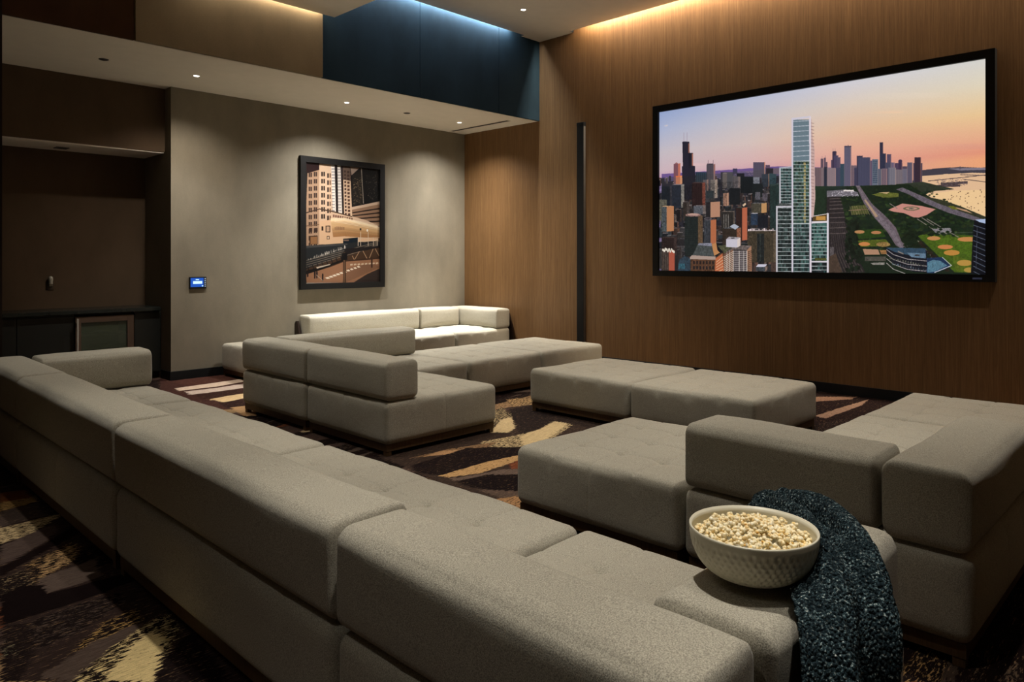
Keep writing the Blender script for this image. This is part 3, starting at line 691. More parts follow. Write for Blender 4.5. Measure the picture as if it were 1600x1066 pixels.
# ------------------------------------------------------------------ lights of the room
def spot(name, x, y, z, watt, ang, blend, col=(1, .86, .70), tgt=None, r=.03, parent=None):
    d = bpy.data.lights.new(name, 'SPOT'); d.energy = watt; d.spot_size = math.radians(ang); d.spot_blend = blend
    d.color = col; d.shadow_soft_size = r
    o = bpy.data.objects.new(name, d); COL.objects.link(o); o.location = (x, y, z)
    if tgt is not None:
        o.rotation_euler = (Vector(tgt) - Vector((x, y, z))).to_track_quat('-Z', 'Y').to_euler()
    return o
GLOW = emit_mat('lit_lamp', (1, .93, .82, 1), 9)
UNLIT = plain('dark_lamp_recess', (30, 20, 18), .4, .4)
def downlight(x, y, z, watt, label, group, ang=70, lit=True, col=(1,.88,.74), tgt=None, blend=.7):
    t = thing('recessed_downlight', label, 'ceiling light', (x, y, z), group)
    link('trim_ring', lathe('trim_ring', [(.030,-.001),(.034,-.004),(.046,-.004),(.050,0),(.030,.0)], 32), t, CEIL if lit else UNLIT)
    link('lens', lathe('lens', [(.0005,-.0025),(.030,-.0025),(.030,.0)], 24), t, GLOW if lit else UNLIT)
    if watt:
        s = spot('lamp', x, y, z - .02, watt, ang, blend, col, tgt)
    return t
S = ZS
downlight(3.51, 8.57, S, 90, 'lit downlight in the soffit nearest the bar niche', 'soffit downlights', 130, tgt=(3.6,8.7,0), blend=1)
downlight(5.54, 8.57, S, 190, 'lit downlight in the soffit in front of the framed print', 'soffit downlights', 132, tgt=(5.6, 8.7, 0), col=(1,.96,.90), blend=1)
for x in (3.55, 5.56, 7.56): spot('lamp', x, 8.57, S-.021, (210 if x > 7 else 290) if x > 4 else 120, 82, 1.0, (1,.95,.88), (x, 8.72, 0))
downlight(7.58, 8.57, S, 190, 'lit downlight in the soffit beside the slot vent', 'soffit downlights', 132, tgt=(7.5, 8.65, 0), col=(1,.95,.88), blend=1)
for x, tx in ((5.54, 5.9), (7.58, 7.3)):   # tight inner beam of the same lamps, falling on the sofa below
    spot('lamp', x, 8.57, S-.02, 740, 46, 1.0, (1,.97,.92), (tx, 8.55, 0))
for x, lb in ((2.53, 'small dark unlit round fitting in the soffit by the bar niche'), (6.56, 'small dark unlit round fitting in the soffit between two lit downlights')):
    downlight(x, 8.57, S, 0, lb, 'soffit downlights', lit=False)
downlight(7.13, 6.77, ZC, 190, 'lit downlight in the high ceiling above the ottomans', None, 70)
# unseen spots added overhead and behind the camera to light sofas and floor
for (x, y, z, wt, an) in ((7.13,3.6,ZC,170,74),(7.13,.6,ZC,150,74),(5.6,5.2,ZC,220,74),(5.6,2.2,ZC,250,74),
                      (3.9,6.2,4.35,150,78),(2.2,5.6,4.35,160,78),(3.9,3.3,4.35,230,78),(1.7,3.3,4.35,280,66),(3.9,1.1,4.35,210,60),(1.5,1.2,4.35,330,52),
                      (-1.7,4.2,4.35,150,80),(-1.9,1.6,4.35,170,80),(-.6,1.2,4.35,80,78),(.6,-1.6,4.35,20,78)):
    spot('lamp', x, y, z-.02, wt, an, 1.0, (1,.93,.83), r=.05)
spot('lamp', 1.70, .15, 4.33, 150, 30, 1.0, (1,.93,.83), (1.7,.25,0), r=.05)  # added narrow beam without a fitting, brightens the near arm's front
def strip(name, x0, x1, y0, y1, z, watt, col, rot=(0,0,0)):
    d = bpy.data.lights.new(name, 'AREA'); d.shape = 'RECTANGLE'; d.size = abs(x1-x0); d.size_y = abs(y1-y0); d.energy = watt; d.color = col
    o = bpy.data.objects.new(name, d); COL.objects.link(o); o.location = ((x0+x1)/2, (y0+y1)/2, z); o.rotation_euler = rot; return o
strip('cove_strip_wood', 8.29, 8.35, -2.6, 6.66, 5.03, 420, (1, .84, .65))
strip('cove_strip_blue', 4.78, 7.68, 7.545, 7.59, 4.94, 55, (.84, .93, 1))
strip('cove_strip_beige', 2.9, 4.55, 7.535, 7.575, 4.46, 13, (1, .86, .66))

# ------------------------------------------------------------------ screen
scr = thing('projection_screen', 'wide black framed projection screen showing a city skyline at dusk', 'screen', (XW, 3.55, 0))
def loc(bs): return [(a-XW, b-XW, c-3.55, d-3.55, e, f) for (a,b,c,d,e,f) in bs]
OY0, OY1, OZ0, OZ1 = 5.491, 1.607, 1.277, 3.535
XF = XW - .085
link('frame', boxes('frame', loc([(XF,XW,SY0,OY0,OZ0,OZ1),(XF,XW,OY1,SY1,OZ0,OZ1),(XF,XW,SY1,SY0,SZ1,OZ1),(XF,XW,SY1,SY0,OZ0,SZ0)])), scr, BLACK)
link('screen_surface', quad_uv('screen_surface', [(-.05,SY0-3.55,SZ0),(-.05,SY1-3.55,SZ0),(-.05,SY1-3.55,SZ1),(-.05,SY0-3.55,SZ1)]), scr, photo_mat('city_view_image', paint_screen(), 0.83))
bd = link('badge', boxes('badge', loc([(XF-.004, XF, 1.715, 1.795, 1.300, 1.318)]), .001, 1), scr, plain('pale_blue_badge', (96,110,160), .4)); bd['label'] = 'small pale blue badge on the frame'

# column speaker
sp = thing('column_speaker', 'tall thin black column speaker on the wood wall left of the screen', 'speaker', (XW, 6.76, 0))
link('speaker_body', boxes('speaker_body', [(-.05,0,-.062,.062,.13,3.49)], .003, 1), sp, BLACK)
link('side_strip', boxes('side_strip', [(-.045,-.002,-.066,-.062,.14,3.44)], .001, 1), sp, GREYTRIM)
link('end_cap', boxes('end_cap', [(-.055,0,-.07,.062,3.44,3.495)], .003, 1), sp, BLACK)

# framed print
pr = thing('framed_print', 'black framed sepia print of a city street with an elevated train', 'picture', (5.96, YA, 0))
def lp(bs): return [(a-5.96, b-5.96, c-YA, d-YA, e, f) for (a,b,c,d,e,f) in bs]
PX0,PX1,PZ0,PZ1 = 5.25,6.68,1.07,2.955
YF = YA - .055
link('frame', boxes('frame', lp([(PX0,AX0,YF,YA,PZ0,PZ1),(AX1,PX1,YF,YA,PZ0,PZ1),(AX0,AX1,YF,YA,AZ1,PZ1),(AX0,AX1,YF,YA,PZ0,AZ0)])), pr, BLACK)
link('print', quad_uv('print', [(AX0-5.96,-.03,AZ0),(AX1-5.96,-.03,AZ0),(AX1-5.96,-.03,AZ1),(AX0-5.96,-.03,AZ1)]), pr, photo_mat('street_print_image', paint_print(), 0, .35))

# touch panel
tp = thing('touch_panel', 'small wall touch panel with a lit blue screen', 'control panel', (3.835, YA, 1.2))
link('housing', boxes('housing', [(-.108,.108,-.018,0,-.075,.075)], .003, 2), tp, BLACK)
link('display', boxes('display', [(-.092,.070,-.020,-.018,-.052,.062)]), tp, emit_mat('blue_display', L((28,86,190)), .9))
link('display_text_bar', boxes('display_text_bar', [(-.062,.052,-.0215,-.020,-.012,.022),(-.03,.012,-.0215,-.020,.036,.046),(.048,.064,-.0215,-.020,-.046,-.034)]), tp, emit_mat('pale_display', L((196,232,250)), 1.2))
bt = boxes('touch_button', [(.084,.097,-.0205,-.018,-.005,.005)])
for k in range(5):
    b_ = link('touch_button', bt, tp, emit_mat('button_glow', L((200,214,235)), .8) if k == 0 else None, (0,0,.052-k*.024))

# outlet with plug in niche
ot = thing('night_light', 'small clear topped plug-in fitting on the dark niche wall', 'night light', (2.42, 10.2, 1.2))
link('wall_plate', boxes('wall_plate', [(-.038,.038,-.008,0,-.075,.045)], .003, 1), ot, plain('brown_plate', (70,58,46), .4))
link('plug_body', boxes('plug_body', [(-.02,.02,-.04,-.008,-.03,.03)], .008, 3), ot, plain('grey_plug', (120,112,98), .35))
link('dome', lathe('dome', [(.0005,.095),(.015,.09),(.024,.075),(.026,.05),(.022,.03),(.022,.0)], 24), ot, plain('pale_plastic', (180,176,162), .25), (0,-.03,0))
# soffit vent
vt = thing('slot_vent', 'narrow black slot air vent in the soffit near the wood wall', 'vent', (8.0, 8.57, ZS))
link('slot_recess', boxes('slot_recess', [(-.035,.035,-.66,.66,-.002,.0)]), vt, BLACK)
link('vent_frame', boxes('vent_frame', [(-.043,-.035,-.67,.67,-.005,0),(.035,.043,-.67,.67,-.005,0),(-.035,.035,-.67,-.66,-.005,0),(-.035,.035,.66,.67,-.005,0)]), vt, CEIL)
link('slat', boxes('slat', [(-.004,.004,-.66,.66,-.004,-.002)]), vt, BLACK)
nl = thing('niche_light', 'small unlit square fitting under the niche header', 'ceiling light', (2.47, 9.92, 2.825))
link('light_plate', boxes('light_plate', [(-.07,.07,-.07,.07,-.008,0)], .004, 2), nl, GREYTRIM)
link('lens', boxes('lens', [(-.04,.04,-.04,.04,-.012,-.008)], .002, 1), nl, UNLIT)

# ------------------------------------------------------------------ bar cabinet in the niche
FYc = 9.64
ct = thing('countertop', 'dark stone counter running across the bar niche', 'countertop', (2.45, FYc, 0))
link('slab', boxes('slab', [(1.39-2.45, 3.49-2.45, -.04, 10.195-FYc, .855, .90)], .004, 2), ct, COUNTER)
def cabinet(x0, x1, label, n=1):
    t = thing('base_cabinet', label, 'cabinet', ((x0+x1)/2, FYc, 0), 'base cabinets under the counter'); w2 = (x1-x0)/2
    link('body', boxes('body', [(-w2, w2, .02, 10.19-FYc, .08, .852), (-w2, w2, .07, .09, 0, .08)]), t, CAB)
    for k in range(n):
        a = -w2 + k*2*w2/n; b = a + 2*w2/n
        link('door', boxes('door', [(a+.003, b-.003, 0, .02, .09, .83)], .002, 1), t, CAB)
    return t
cabinet(1.39, 2.535, 'dark two door base cabinet left of the wine fridge', 2)
cabinet(3.19, 3.505, 'narrow dark base cabinet right of the wine fridge', 1)
wf = thing('wine_fridge', 'under counter wine fridge with a bronze framed glass door', 'fridge', (2.86, FYc, 0)); wl = .32
link('body', boxes('body', [(-wl,-wl+.02,.03,.5,.05,.85),(wl-.02,wl,.03,.5,.05,.85),(-wl,wl,.48,.5,.05,.85),(-wl,wl,.03,.5,.83,.85),(-wl,wl,.03,.5,.03,.06)]), wf, BLACK)
dr = link('door', boxes('door', [(-wl,-wl+.06,-.02,.02,.09,.82),(wl-.075,wl,-.02,.02,.09,.82),(-wl+.06,wl-.075,-.02,.02,.75,.82),(-wl+.06,wl-.075,-.02,.02,.09,.15)], .002, 1), wf, BRONZE)
gm = M('fridge_glass', .08, .5); gm.b.inputs['Transmission Weight'].default_value = .75; gm.color(L((120,134,112)))
link('pane', boxes('pane', [(-wl+.06,wl-.075,-.002,.004,.15,.75)]), dr, gm.m)
link('handle', boxes('handle', [(-wl+.005,-.30+.005,-.06,-.045,.12,.80),(-wl+.005,-.30+.005,-.045,-.02,.16,.18),(-wl+.005,-.30+.005,-.045,-.02,.74,.76)], .003, 2), dr, plain('satin_handle', (190,186,178), .35, .5, .3))
sh = boxes('shelf', [(-wl+.02,wl-.02,.08,.46,0,.012)])
for z in (.25, .42, .58): link('shelf', sh, wf, STEEL if z == .25 else None, (0,0,z))

# ------------------------------------------------------------------ upholstered modules
def axis_lines(h, r, step, extra=()):
    pts = [0, .3*r, .65*r, r]
    n = max(2, int(round((2*h - 2*r) / step)))
    mid = [r + (2*h-2*r)*i/n for i in range(1, n)]
    a = sorted(set([round(v,5) for v in pts + mid + [2*h - v for v in pts] + [h + e + q for e in extra for q in (-.014,-.005,0,.005,.014)]]))
    return [v - h for v in a]
def cushion(name, dims, r=(.03,.05,.05), puff=(.008,.008,.008), step=.035, tufts=None, tuft_d=.016, wav=.003, seed=0, edge_tufts=False):
    """soft upholstered block of size dims centred on the origin in x,y with its bottom at z=0"""
    hx, hy, hz = [d/2 for d in dims]
    ex = [(), (), ()]
    if tufts:
        ex[0] = [-hx + 2*hx*(i+1)/(tufts[0]+1) for i in range(tufts[0])]; ex[1] = [-hy + 2*hy*(i+1)/(tufts[1]+1) for i in range(tufts[1])]
    ax = [axis_lines(h, rr, step, e) for h, rr, e in zip((hx,hy,hz), r, ex)]
    idx = {}; vs = []
    nx, ny, nz = [len(a) for a in ax]
    def vid(i, j, k):
        key = (i, j, k)
        if key not in idx: idx[key] = len(vs); vs.append((ax[0][i], ax[1][j], ax[2][k]))
        return idx[key]
    fs = []
    for i in range(nx-1):
        for j in range(ny-1):
            fs.append((vid(i,j,0), vid(i,j+1,0), vid(i+1,j+1,0), vid(i+1,j,0)))
            fs.append((vid(i,j,nz-1), vid(i+1,j,nz-1), vid(i+1,j+1,nz-1), vid(i,j+1,nz-1)))
    for i in range(nx-1):
        for k in range(nz-1):
            fs.append((vid(i,0,k), vid(i+1,0,k), vid(i+1,0,k+1), vid(i,0,k+1)))
            fs.append((vid(i,ny-1,k), vid(i,ny-1,k+1), vid(i+1,ny-1,k+1), vid(i+1,ny-1,k)))
    for j in range(ny-1):
        for k in range(nz-1):
            fs.append((vid(0,j,k), vid(0,j,k+1), vid(0,j+1,k+1), vid(0,j+1,k)))
            fs.append((vid(nx-1,j,k), vid(nx-1,j+1,k), vid(nx-1,j+1,k+1), vid(nx-1,j,k+1)))
    P = np.array(vs)
    h = np.array((hx,hy,hz)); rr = np.array(r)
    U = P / h
    C = np.clip(P, -(h-rr), h-rr)
    D = (P - C) / rr
    ln = np.linalg.norm(D, axis=1); ln[ln == 0] = 1
    mx = np.abs(D).max(axis=1)
    Q = C + D / ln[:,None] * rr * mx[:,None]
    # puff
    e = 1 - np.abs(U)**2.6
    e = np.clip(e, 0, 1)
    Q[:,0] += puff[0]*np.sign(U[:,0])*(np.abs(U[:,0])>.98)*e[:,1]*e[:,2]
    Q[:,1] += puff[1]*np.sign(U[:,1])*(np.abs(U[:,1])>.98)*e[:,0]*e[:,2]
    top = (U[:,2] > .98)
    Q[:,2] += puff[2]*top*e[:,0]*e[:,1]
    rg = np.random.default_rng(seed+11)
    # soft waviness
    for q in range(6):
        kx, ky, kz = rg.uniform(-9,9,3); ph = rg.uniform(0,6.28)
        wv = wav*np.sin(kx*P[:,0]+ky*P[:,1]+kz*P[:,2]+ph)/2
        Q[:,2] += wv*top; Q[:,0] += wv*(np.abs(U[:,0])>.98)*e[:,2]; Q[:,1] += wv*(np.abs(U[:,1])>.98)*e[:,2]
    if tufts:
        nxt, nyt = tufts
        tx = [-hx + 2*hx*(i+1)/(nxt+1) for i in range(nxt)]; ty = [-hy + 2*hy*(i+1)/(nyt+1) for i in range(nyt)]
        X, Y = Q[:,0], Q[:,1]
        for x in tx:
            for y in ty:
                d2 = (X-x)**2+(Y-y)**2
                Q[:,2] -= top*(tuft_d*np.exp(-d2/.045**2) + tuft_d*.6*np.exp(-d2/.012**2))
        # creases joining neighbouring tufts
        for x in tx: Q[:,2] -= top*.0045*np.exp(-((X-x)/.008)**2)*(np.abs(Y) < hy*.97)
        for y in ty: Q[:,2] -= top*.0045*np.exp(-((Y-y)/.008)**2)*(np.abs(X) < hx*.97)
        if edge_tufts:
            for x in tx: Q[:,1] -= np.sign(P[:,1])*(np.abs(U[:,1])>.98)*.0025*np.exp(-((P[:,0]-x)/.005)**2)*(1 if abs(x) < .05 else 0)
            for y in ty: Q[:,0] -= np.sign(P[:,0])*(np.abs(U[:,0])>.98)*.0025*np.exp(-((P[:,1]-y)/.005)**2)*(1 if abs(y) < .05 else 0)
            zt = hz - r[2]*.8
            for x in tx:
                for sy in (-1, 1):
                    d2 = (P[:,0]-x)**2+(P[:,1]-sy*hy)**2+(P[:,2]-zt)**2
                    Q[:,1] -= sy*.006*np.exp(-d2/.035**2); Q[:,2] -= .008*np.exp(-d2/.04**2)
            for y in ty:
                for sx in (-1, 1):
                    d2 = (P[:,0]-sx*hx)**2+(P[:,1]-y)**2+(P[:,2]-zt)**2
                    Q[:,0] -= sx*.006*np.exp(-d2/.035**2); Q[:,2] -= .008*np.exp(-d2/.04**2)
    Q[:,2] += hz
    me = mesh(name, Q.tolist(), fs, True)
    me.materials.append(FABRIC)
    return me

SEAT_B, SEAT_T, BACK_T = .085, .415, .72
SEED = [0]
def block(parent, name, x0, x1, y0, y1, z0, z1, kind='seat', tufts=None, label=None, gap=.008, **kw):
    SEED[0] += 1
    ox, oy = parent.location[0], parent.location[1]
    dims = (x1-x0-2*gap, y1-y0-2*gap, z1-z0)
    if kind == 'seat':
        a = dict(r=(.045,.045,.05), puff=(.005,.005,.014), step=.034, tuft_d=.018, tufts=tufts, seed=SEED[0], edge_tufts=True)
    elif kind == 'back_y':   # long axis along y
        a = dict(r=(.055,.022,.05), puff=(.008,.003,.008), step=.05, seed=SEED[0])
    else:
        a = dict(r=(.022,.055,.05), puff=(.003,.008,.008), step=.05, seed=SEED[0])
    a.update(kw)
    o = link(name, cushion(name, dims, **a), parent, None, ((x0+x1)/2-ox, (y0+y1)/2-oy, z0))
    if label: o['label'] = label
    return o
def module(name, label, cat, x0, x1, y0, y1, group, tufts=(3,3), blocks=(), zt=SEAT_T):
    t = thing(name, label, cat, ((x0+x1)/2, (y0+y1)/2, 0), group)
    ox, oy = t.location[0], t.location[1]
    i = .03
    a0, a1, b0, b1 = x0-ox+i, x1-ox-i, y0-oy+i, y1-oy-i
    w_ = .03
    def hgrain(o):  # keep wood grain along the rail
        return o
    link('plinth_rail', boxes('plinth_rail', [(a0,a1,b0,b0+w_,.035,SEAT_B+.004),(a0,a1,b1-w_,b1,.035,SEAT_B+.004),(a0,a0+w_,b0+w_,b1-w_,.035,SEAT_B+.004),(a1-w_,a1,b0+w_,b1-w_,.035,SEAT_B+.004)]), t, PLINTH)
    lg = boxes('leg', [(-.022,.022,-.022,.022,0,.035)], .002, 1)
    lg.materials.append(PLINTH)
    for (x, y) in ((a0+.024,b0+.024),(a1-.024,b0+.024),(a0+.024,b1-.024),(a1-.024,b1-.024)):
        link('leg', lg, t, None, (x, y, 0))
    block(t, 'seat', x0, x1, y0, y1, SEAT_B, zt, 'seat', tufts)
    for (nm, kind, bx0, bx1, by0, by1, lb) in blocks:
        block(t, nm, bx0, bx1, by0, by1, zt+.003, BACK_T, kind, None, lb)
    return t
g1 = 'modules of the long sofa in the foreground'
X0, X1 = 1.155, 2.345
module('sofa_module', 'near corner sofa module carrying the popcorn bowl and the throw', 'sofa', X0, X1, .66, 1.875, g1,
       blocks=[('backrest','back_y',X0,1.44,.68,1.875,None),('armrest','back_x',1.447,2.27,.66,.985,None)])
module('sofa_module', 'long foreground sofa module second from the popcorn bowl end', 'sofa', X0, X1, 1.88, 3.80, g1, tufts=(3,5),
       blocks=[('backrest','back_y',X0,1.47,1.88,3.80,None)])
module('sofa_module', 'long foreground sofa module next to the far corner with the arm by the bar', 'sofa', X0, X1, 3.805, 5.74, g1, tufts=(3,5),
       blocks=[('backrest','back_y',X0,1.48,3.805,5.74,None)])
module('sofa_module', 'far corner sofa module of the long sofa with its arm facing the bar niche', 'sofa', X0, X1, 5.745, 6.95, g1,
       blocks=[('backrest','back_y',X0,1.49,5.745,6.95,None),('armrest','back_x',1.497,2.345,6.60,6.95,None)])
g2 = 'modules of the middle sofa'
module('sofa_module', 'middle sofa end module with a short backrest and open seat toward the aisle', 'sofa', 3.27, 4.46, 4.53, 5.715, g2,
       blocks=[('backrest','back_y',3.27,3.60,4.53,5.715,None)])
module('sofa_module', 'wide corner module of the middle sofa with backs on two sides', 'sofa', 3.27, 5.20, 5.72, 6.93, g2, tufts=(5,3),
       blocks=[('backrest','back_y',3.27,3.60,5.72,6.93,None),('backrest','back_x',3.607,5.20,6.60,6.93,None)])
module('ottoman', 'square ottoman joined to the right end of the middle sofa', 'ottoman', 5.205, 6.36, 5.72, 6.93, g2)
module('ottoman', 'square ottoman at the far right end of the middle row beside the speaker column', 'ottoman', 6.365, 7.53, 5.72, 6.93, g2)
g3 = 'ottomans pushed together in the middle of the room'
module('ottoman', 'left half of the freestanding ottoman pair in front of the wood wall', 'ottoman', 5.29, 6.50, 3.765, 4.96, g3)
module('ottoman', 'right half of the freestanding ottoman pair in front of the wood wall', 'ottoman', 5.29, 6.50, 2.58, 3.76, g3)
g4 = 'modules of the right hand sofa'
module('ottoman', 'large backless chaise block between the foreground sofa and the ottoman pair', 'ottoman', 3.04, 4.22, 1.865, 2.97, g4)
module('sofa_module', 'right sofa corner module with backs on two sides beyond the throw', 'sofa', 3.04, 4.22, .655, 1.86, g4,
       blocks=[('backrest','back_y',3.04,3.40,.985,1.86,None),('backrest','back_x',3.04,4.22,.655,.98,None)])
module('ottoman', 'backless block joined behind the right sofa corner', 'ottoman', 4.225, 5.39, .655, 1.86, g4)
module('ottoman', 'backless block at the far end of the right sofa by the screen wall', 'ottoman', 5.395, 6.56, .655, 1.86, g4)
g5 = 'modules of the spotlit sofa under the print'
module('ottoman', 'backless block against the taupe wall at the left end of the spotlit sofa', 'ottoman', 4.11, 5.15, 8.13, 9.29, g5)
m5 = module('sofa_module', 'long brightly lit sofa module below the framed print', 'sofa', 5.205, 7.14, 8.13, 9.29, g5, tufts=(5,3),
       blocks=[('backrest','back_x',5.205,7.14,8.98,9.29,None)])
m6 = module('sofa_module', 'brightly lit corner sofa module where the taupe wall meets the wood wall', 'sofa', 7.145, 8.28, 8.13, 9.29, g5,
       blocks=[('backrest','back_x',7.145,7.96,8.98,9.29,None),('armrest','back_y',7.965,8.28,8.13,9.29,None)])
def bracket(parent, x, y, ax):
    ox, oy = parent.location[0], parent.location[1]
    prof = [(.0,.0),(.20,0),(.20,.60),(.17,.64),(.13,.64),(.05,.40)]
    vs = []; n = len(prof)
    for s_ in (0, .03):
        for (a, z) in prof: vs.append((a, s_, z) if ax == 'x' else (s_, a, z))
    fs = [tuple(range(n)), tuple(range(2*n-1, n-1, -1))] + [(i, (i+1)%n, n+(i+1)%n, n+i) for i in range(n)]
    link('bracket', mesh('bracket', vs, fs), parent, DARKWOOD, (x-ox, y-oy, 0))
bracket(m5, 5.160, 9.09, 'y')
bracket(m6, 8.298, 8.07, 'y')
# ------------------------------------------------------------------ bowl of popcorn
ARM_T = BACK_T + .012
BX, BY = 1.672, .822
bowl = thing('popcorn_bowl', 'cream bowl with a dimpled outside filled with popcorn on the sofa arm', 'bowl', (BX, BY, ARM_T))
def bowl_mesh():
    n = 288; prof = []
    R, Hb, rb = .150, .121, .050
    out = []
    m_ = 60
    for i in range(m_ + 1):
        t = i / m_
        a = t * math.pi / 2
        rr = rb + (R - rb) * math.sin(a)**.82; z = .006 + (Hb - .006) * (1 - math.cos(a)**.95) if True else 0
        out.append((rr, z, t))
    vs, fs = [], []
    rows = [(.0005,.003,0),(rb*.85,.003,0),(rb*.9,0,0),(rb,0,0)] + out
    # lip and inner wall
    rows += [(R-.001, Hb+.002, 2), (R-.004, Hb+.002, 2), (R-.006, Hb-.002, 2)]
    for i in range(20, -1, -1):
        t = i / 20; a = t * math.pi / 2
        rows.append((max(.0005, (rb-.004) * min(1, t*6+.01) if i < 2 else rb - .006 + (R - rb) * math.sin(a)**.82), .010 + (Hb-.012) * (1 - math.cos(a)**.95), 2))
    for (r_, z_, t) in rows:
        for i in range(n):
            th = 2 * math.pi * i / n; rad = r_
            if 0 < t < .93:
                row = t * 13; k = 52
                d = math.sin(th * k + (math.pi if int(row) % 2 else 0)) * math.sin((row % 1) * math.pi)
                rad -= .0038 * max(0, d)**.7
            vs.append((rad * math.cos(th), rad * math.sin(th), z_))
    for j in range(len(rows) - 1):
        for i in range(n):
            k = (i + 1) % n; fs.append((j*n+i, j*n+k, (j+1)*n+k, (j+1)*n+i))
    return mesh('bowl_body', vs, fs, True)
link('bowl_body', bowl_mesh(), bowl, plain('cream_glaze', (208,203,182), .32, .5, var=.03))

def popcorn():
    m = M('popcorn', .75, .2)
    v = m.coord(); at = m.node('ShaderNodeAttribute'); at.attribute_name = 'tone'
    n = m.noise(v, 90, 3, .6)
    base = m.ramp(n, [(.36, L((236,206,140))), (.5, L((249,236,198))), (.7, L((253,248,228)))])
    yel = m.ramp(n, [(.3, L((196,132,44))), (.6, L((236,204,120)))])
    m.color(m.mix(at.outputs['Fac'], base, yel)); m.b.inputs['Subsurface Weight'].default_value = 0.0
    m.bump(m.noise(v, 260, 2), .4, .002)
    bm = bmesh.new(); lay = bm.verts.layers.float.new('tone')
    rnd = random.Random(3)
    def ico(c, r, tone, squash=1):
        q = Matrix.Rotation(rnd.uniform(0, 6.3), 4, 'Z') @ Matrix.Rotation(rnd.uniform(0, 6.3), 4, 'X')
        res = bmesh.ops.create_icosphere(bm, subdivisions=2 if r > .0045 else 1, radius=r, matrix=Matrix.Translation(c) @ q @ Matrix.Diagonal((1, 1, squash, 1)))
        for vv in res['verts']:
            vv[lay] = tone; d = vv.co - Vector(c); vv.co += d * rnd.uniform(-.14, .14)
    pts = []
    for k in range(4000):
        a = rnd.uniform(0, 6.283); r = .136 * math.sqrt(rnd.random())
        x, y = r*math.cos(a), r*math.sin(a)
        if all((x-q[0])**2+(y-q[1])**2 > .0125**2 for q in pts): pts.append((x, y))
    for lyr in (0, 1):
        for (x, y) in pts:
            if lyr == 1 and rnd.random() < .55: continue
            if lyr == 1: x += rnd.uniform(-.006,.006); y += rnd.uniform(-.006,.006)
            r2 = math.hypot(x, y)
            if r2 > .132: x *= .132/r2; y *= .132/r2; r2 = .132
            z = .092 + .024*(1 - (r2/.135)**2) + lyr*.008 + rnd.uniform(-.004,.005)
            cl = rnd.randint(4, 6); yv = rnd.random()
            for q in range(cl):
                d = Vector((rnd.gauss(0,1), rnd.gauss(0,1), rnd.gauss(0,1))).normalized() * rnd.uniform(.003,.006)
                ico((x+d.x, y+d.y, z+d.z), rnd.uniform(.0036,.0062), .0 if yv < .8 else .25, rnd.uniform(.75,1))
            if rnd.random() < .55: ico((x+rnd.uniform(-.005,.005), y+rnd.uniform(-.005,.005), z+rnd.uniform(-.003,.004)), rnd.uniform(.0025,.0042), 1.0, .6)
    me = bpy.data.meshes.new('popcorn'); bm.to_mesh(me); bm.free()
    me.polygons.foreach_set('use_smooth', [True]*len(me.polygons))
    me.materials.append(m.m)
    o = link('popcorn', me, None, None, (BX, BY, ARM_T))
    tag(o, 'pale yellow popcorn heaped in the cream bowl', 'popcorn', None, 'stuff')
popcorn()

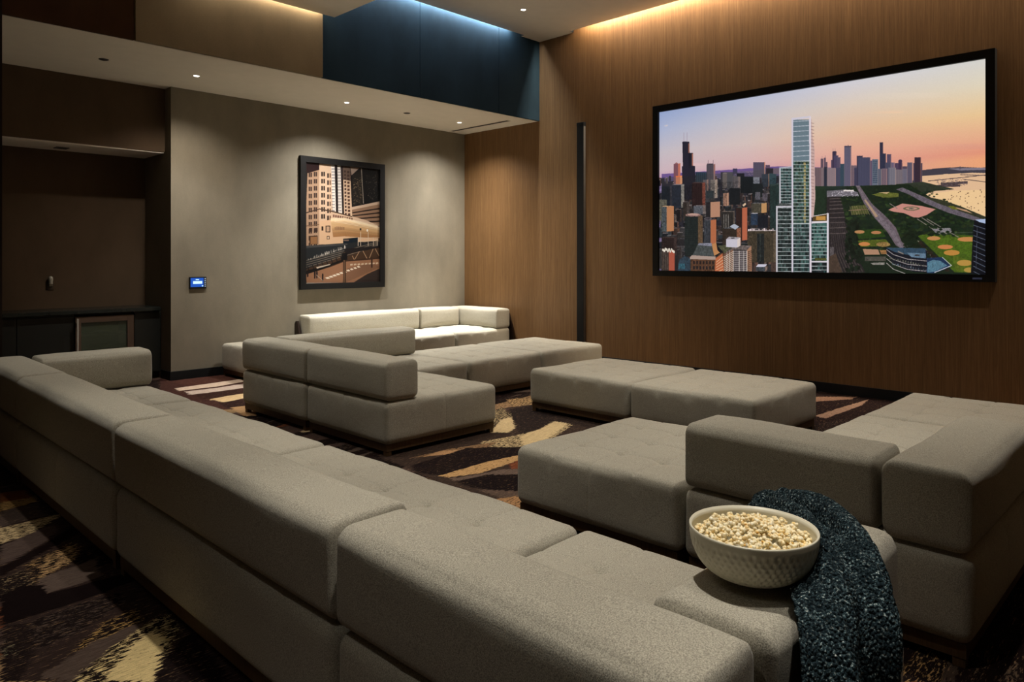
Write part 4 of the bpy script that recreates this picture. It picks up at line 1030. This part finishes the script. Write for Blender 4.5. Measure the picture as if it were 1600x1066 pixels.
# ------------------------------------------------------------------ knitted throw
def throw():
    m = M('knitted_yarn', .95, .1)
    v = m.coord()
    vo = m.node('ShaderNodeTexVoronoi'); vo.inputs['Scale'].default_value = 150; m.l.new(m.coord((1,1,.6)), vo.inputs['Vector'])
    n = m.noise(v, 165, 3, .7)
    big = m.noise(v, 22, 3, .6)
    c = m.ramp(n, [(.44, L((20,30,35))), (.55, L((52,72,79))), (.62, L((118,136,138))), (.71, L((226,232,226)))])
    c = m.mix(m.math('MULTIPLY', m.ramp(big, [(.42,(0,0,0,1)),(.6,(1,1,1,1))]), .7), c, L((16,28,34)))
    m.color(c)
    h = m.math('ADD', m.math('MULTIPLY', vo.outputs['Distance'], -1.5), m.math('MULTIPLY', n, .6))
    m.bump(h, 1.0, .007)
    # path of the throw's centre line: from behind the arm, over its top, down its front
    path = [  # (x, y, z, half width)
        (2.16, 1.045, .62, .07), (2.16, 1.040, .68, .075), (2.15, 1.005, .738, .08), (2.05, .90, .752, .14), (1.965, .80, .752, .155),
        (1.82, .705, .748, .205), (1.745, .645, .722, .225), (1.70, .615, .66, .235), (1.69, .607, .56, .245), (1.70, .605, .44, .25), (1.71, .602, .32, .25), (1.71, .60, .20, .25), (1.71, .60, .12, .25)]
    pa = np.array(path)
    NS, NT = 170, 150
    s = np.linspace(0, len(path)-1, NS)
    C = np.stack([np.interp(s, np.arange(len(path)), pa[:, i]) for i in range(4)], 1)
    ker = np.ones(13)/13
    for i in range(4):
        e = np.pad(C[:, i], 6, mode='edge'); C[:, i] = np.convolve(e, ker, 'valid')
    vs, fs = [], []
    rg = np.random.default_rng(5)
    for i in range(NS):
        k = min(i, NS-2); T = C[k+1, :3]-C[k, :3]; T /= np.linalg.norm(T)
        # across direction: mostly x, leaning with the diagonal on the arm top
        A = np.array((1.0, 0, 0))
        N = np.cross(T, A); N /= np.linalg.norm(N)
        if N.dot((0,-.6,.8)) < 0: N = -N
        f = i/NS
        for j in range(NT):
            u = j/(NT-1)*2-1
            amp = .014 + .050*math.sin(math.pi*min(1, f*1.1))**1.5
            fold = amp*(.5+.5*math.sin(u*6.5+8.5*f+.2))**1.4 + .011*math.sin(u*12-6*f+1) * (.5+f) + .006*math.sin(u*31+f*6)
            fold = max(fold, -.004) + .010
            edge = 1-abs(u)**8
            wdt = C[i, 3]*(1+.03*math.sin(f*16+u))
            P = C[i, :3] + A*u*wdt + N*(fold*edge + .002)
            # knit ribs
            P = P + N*.0016*math.sin(j*1.55)*math.sin(i*1.2)
            # lie against the bowl instead of running into it
            hz_ = P[2]-ARM_T
            if hz_ < .13:
                rb_ = .152 if hz_ > .10 else .062 + .09*max(0, min(1, (hz_+.01)/.11))**.5
                dx, dy = P[0]-BX, P[1]-BY; d = math.hypot(dx, dy)
                if d < rb_+.018 and P[2] > ARM_T-.05: P[0] = BX+dx/d*(rb_+.018); P[1] = BY+dy/d*(rb_+.018)
            vs.append(tuple(P))
    for i in range(NS-1):
        for j in range(NT-1):
            a = i*NT+j; fs.append((a, a+1, a+NT+1, a+NT))
    me = mesh('knitted_throw', vs, fs, True); me.materials.append(m.m)
    o = link('knitted_throw', me)
    so = o.modifiers.new('thick', 'SOLIDIFY'); so.thickness = .010; so.offset = -1
    tag(o, 'dark blue flecked knitted throw draped over the near sofa arm', 'blanket')
    # rolled bunch at the far end
    vs, fs = [], []
    ctrl = [(2.02,1.03,.735),(2.10,1.02,.760),(2.18,.985,.765),(2.235,.95,.762),(2.25,.93,.745)]
    ca = np.array(ctrl); NS, NT = 60, 40
    s = np.linspace(0, len(ctrl)-1, NS)
    for i in range(NS):
        c = [np.interp(s[i], range(len(ctrl)), ca[:, q]) for q in range(3)]
        rr = .030*math.sin(math.pi*min(1, max(.06, i/NS)))**.45*(1+.16*math.sin(i*.42))
        for j in range(NT):
            a = 2*math.pi*j/NT
            q = rr*(1+.10*math.sin(3*a+i*.12)+.05*math.sin(j*1.6)*math.sin(i*1.5))
            vs.append((c[0]+q*.55*math.cos(a), c[1]+q*.8*math.cos(a), c[2]+q*math.sin(a)*.85))
    for i in range(NS-1):
        for j in range(NT):
            k = (j+1) % NT; fs.append((i*NT+j, i*NT+k, (i+1)*NT+k, (i+1)*NT+j))
    fs.append(tuple(range(NT))); fs.append(tuple((NS-1)*NT+j for j in range(NT))[::-1])
    b = link('bunched_end', mesh('bunched_end', vs, fs, True), o, m.m)
throw()
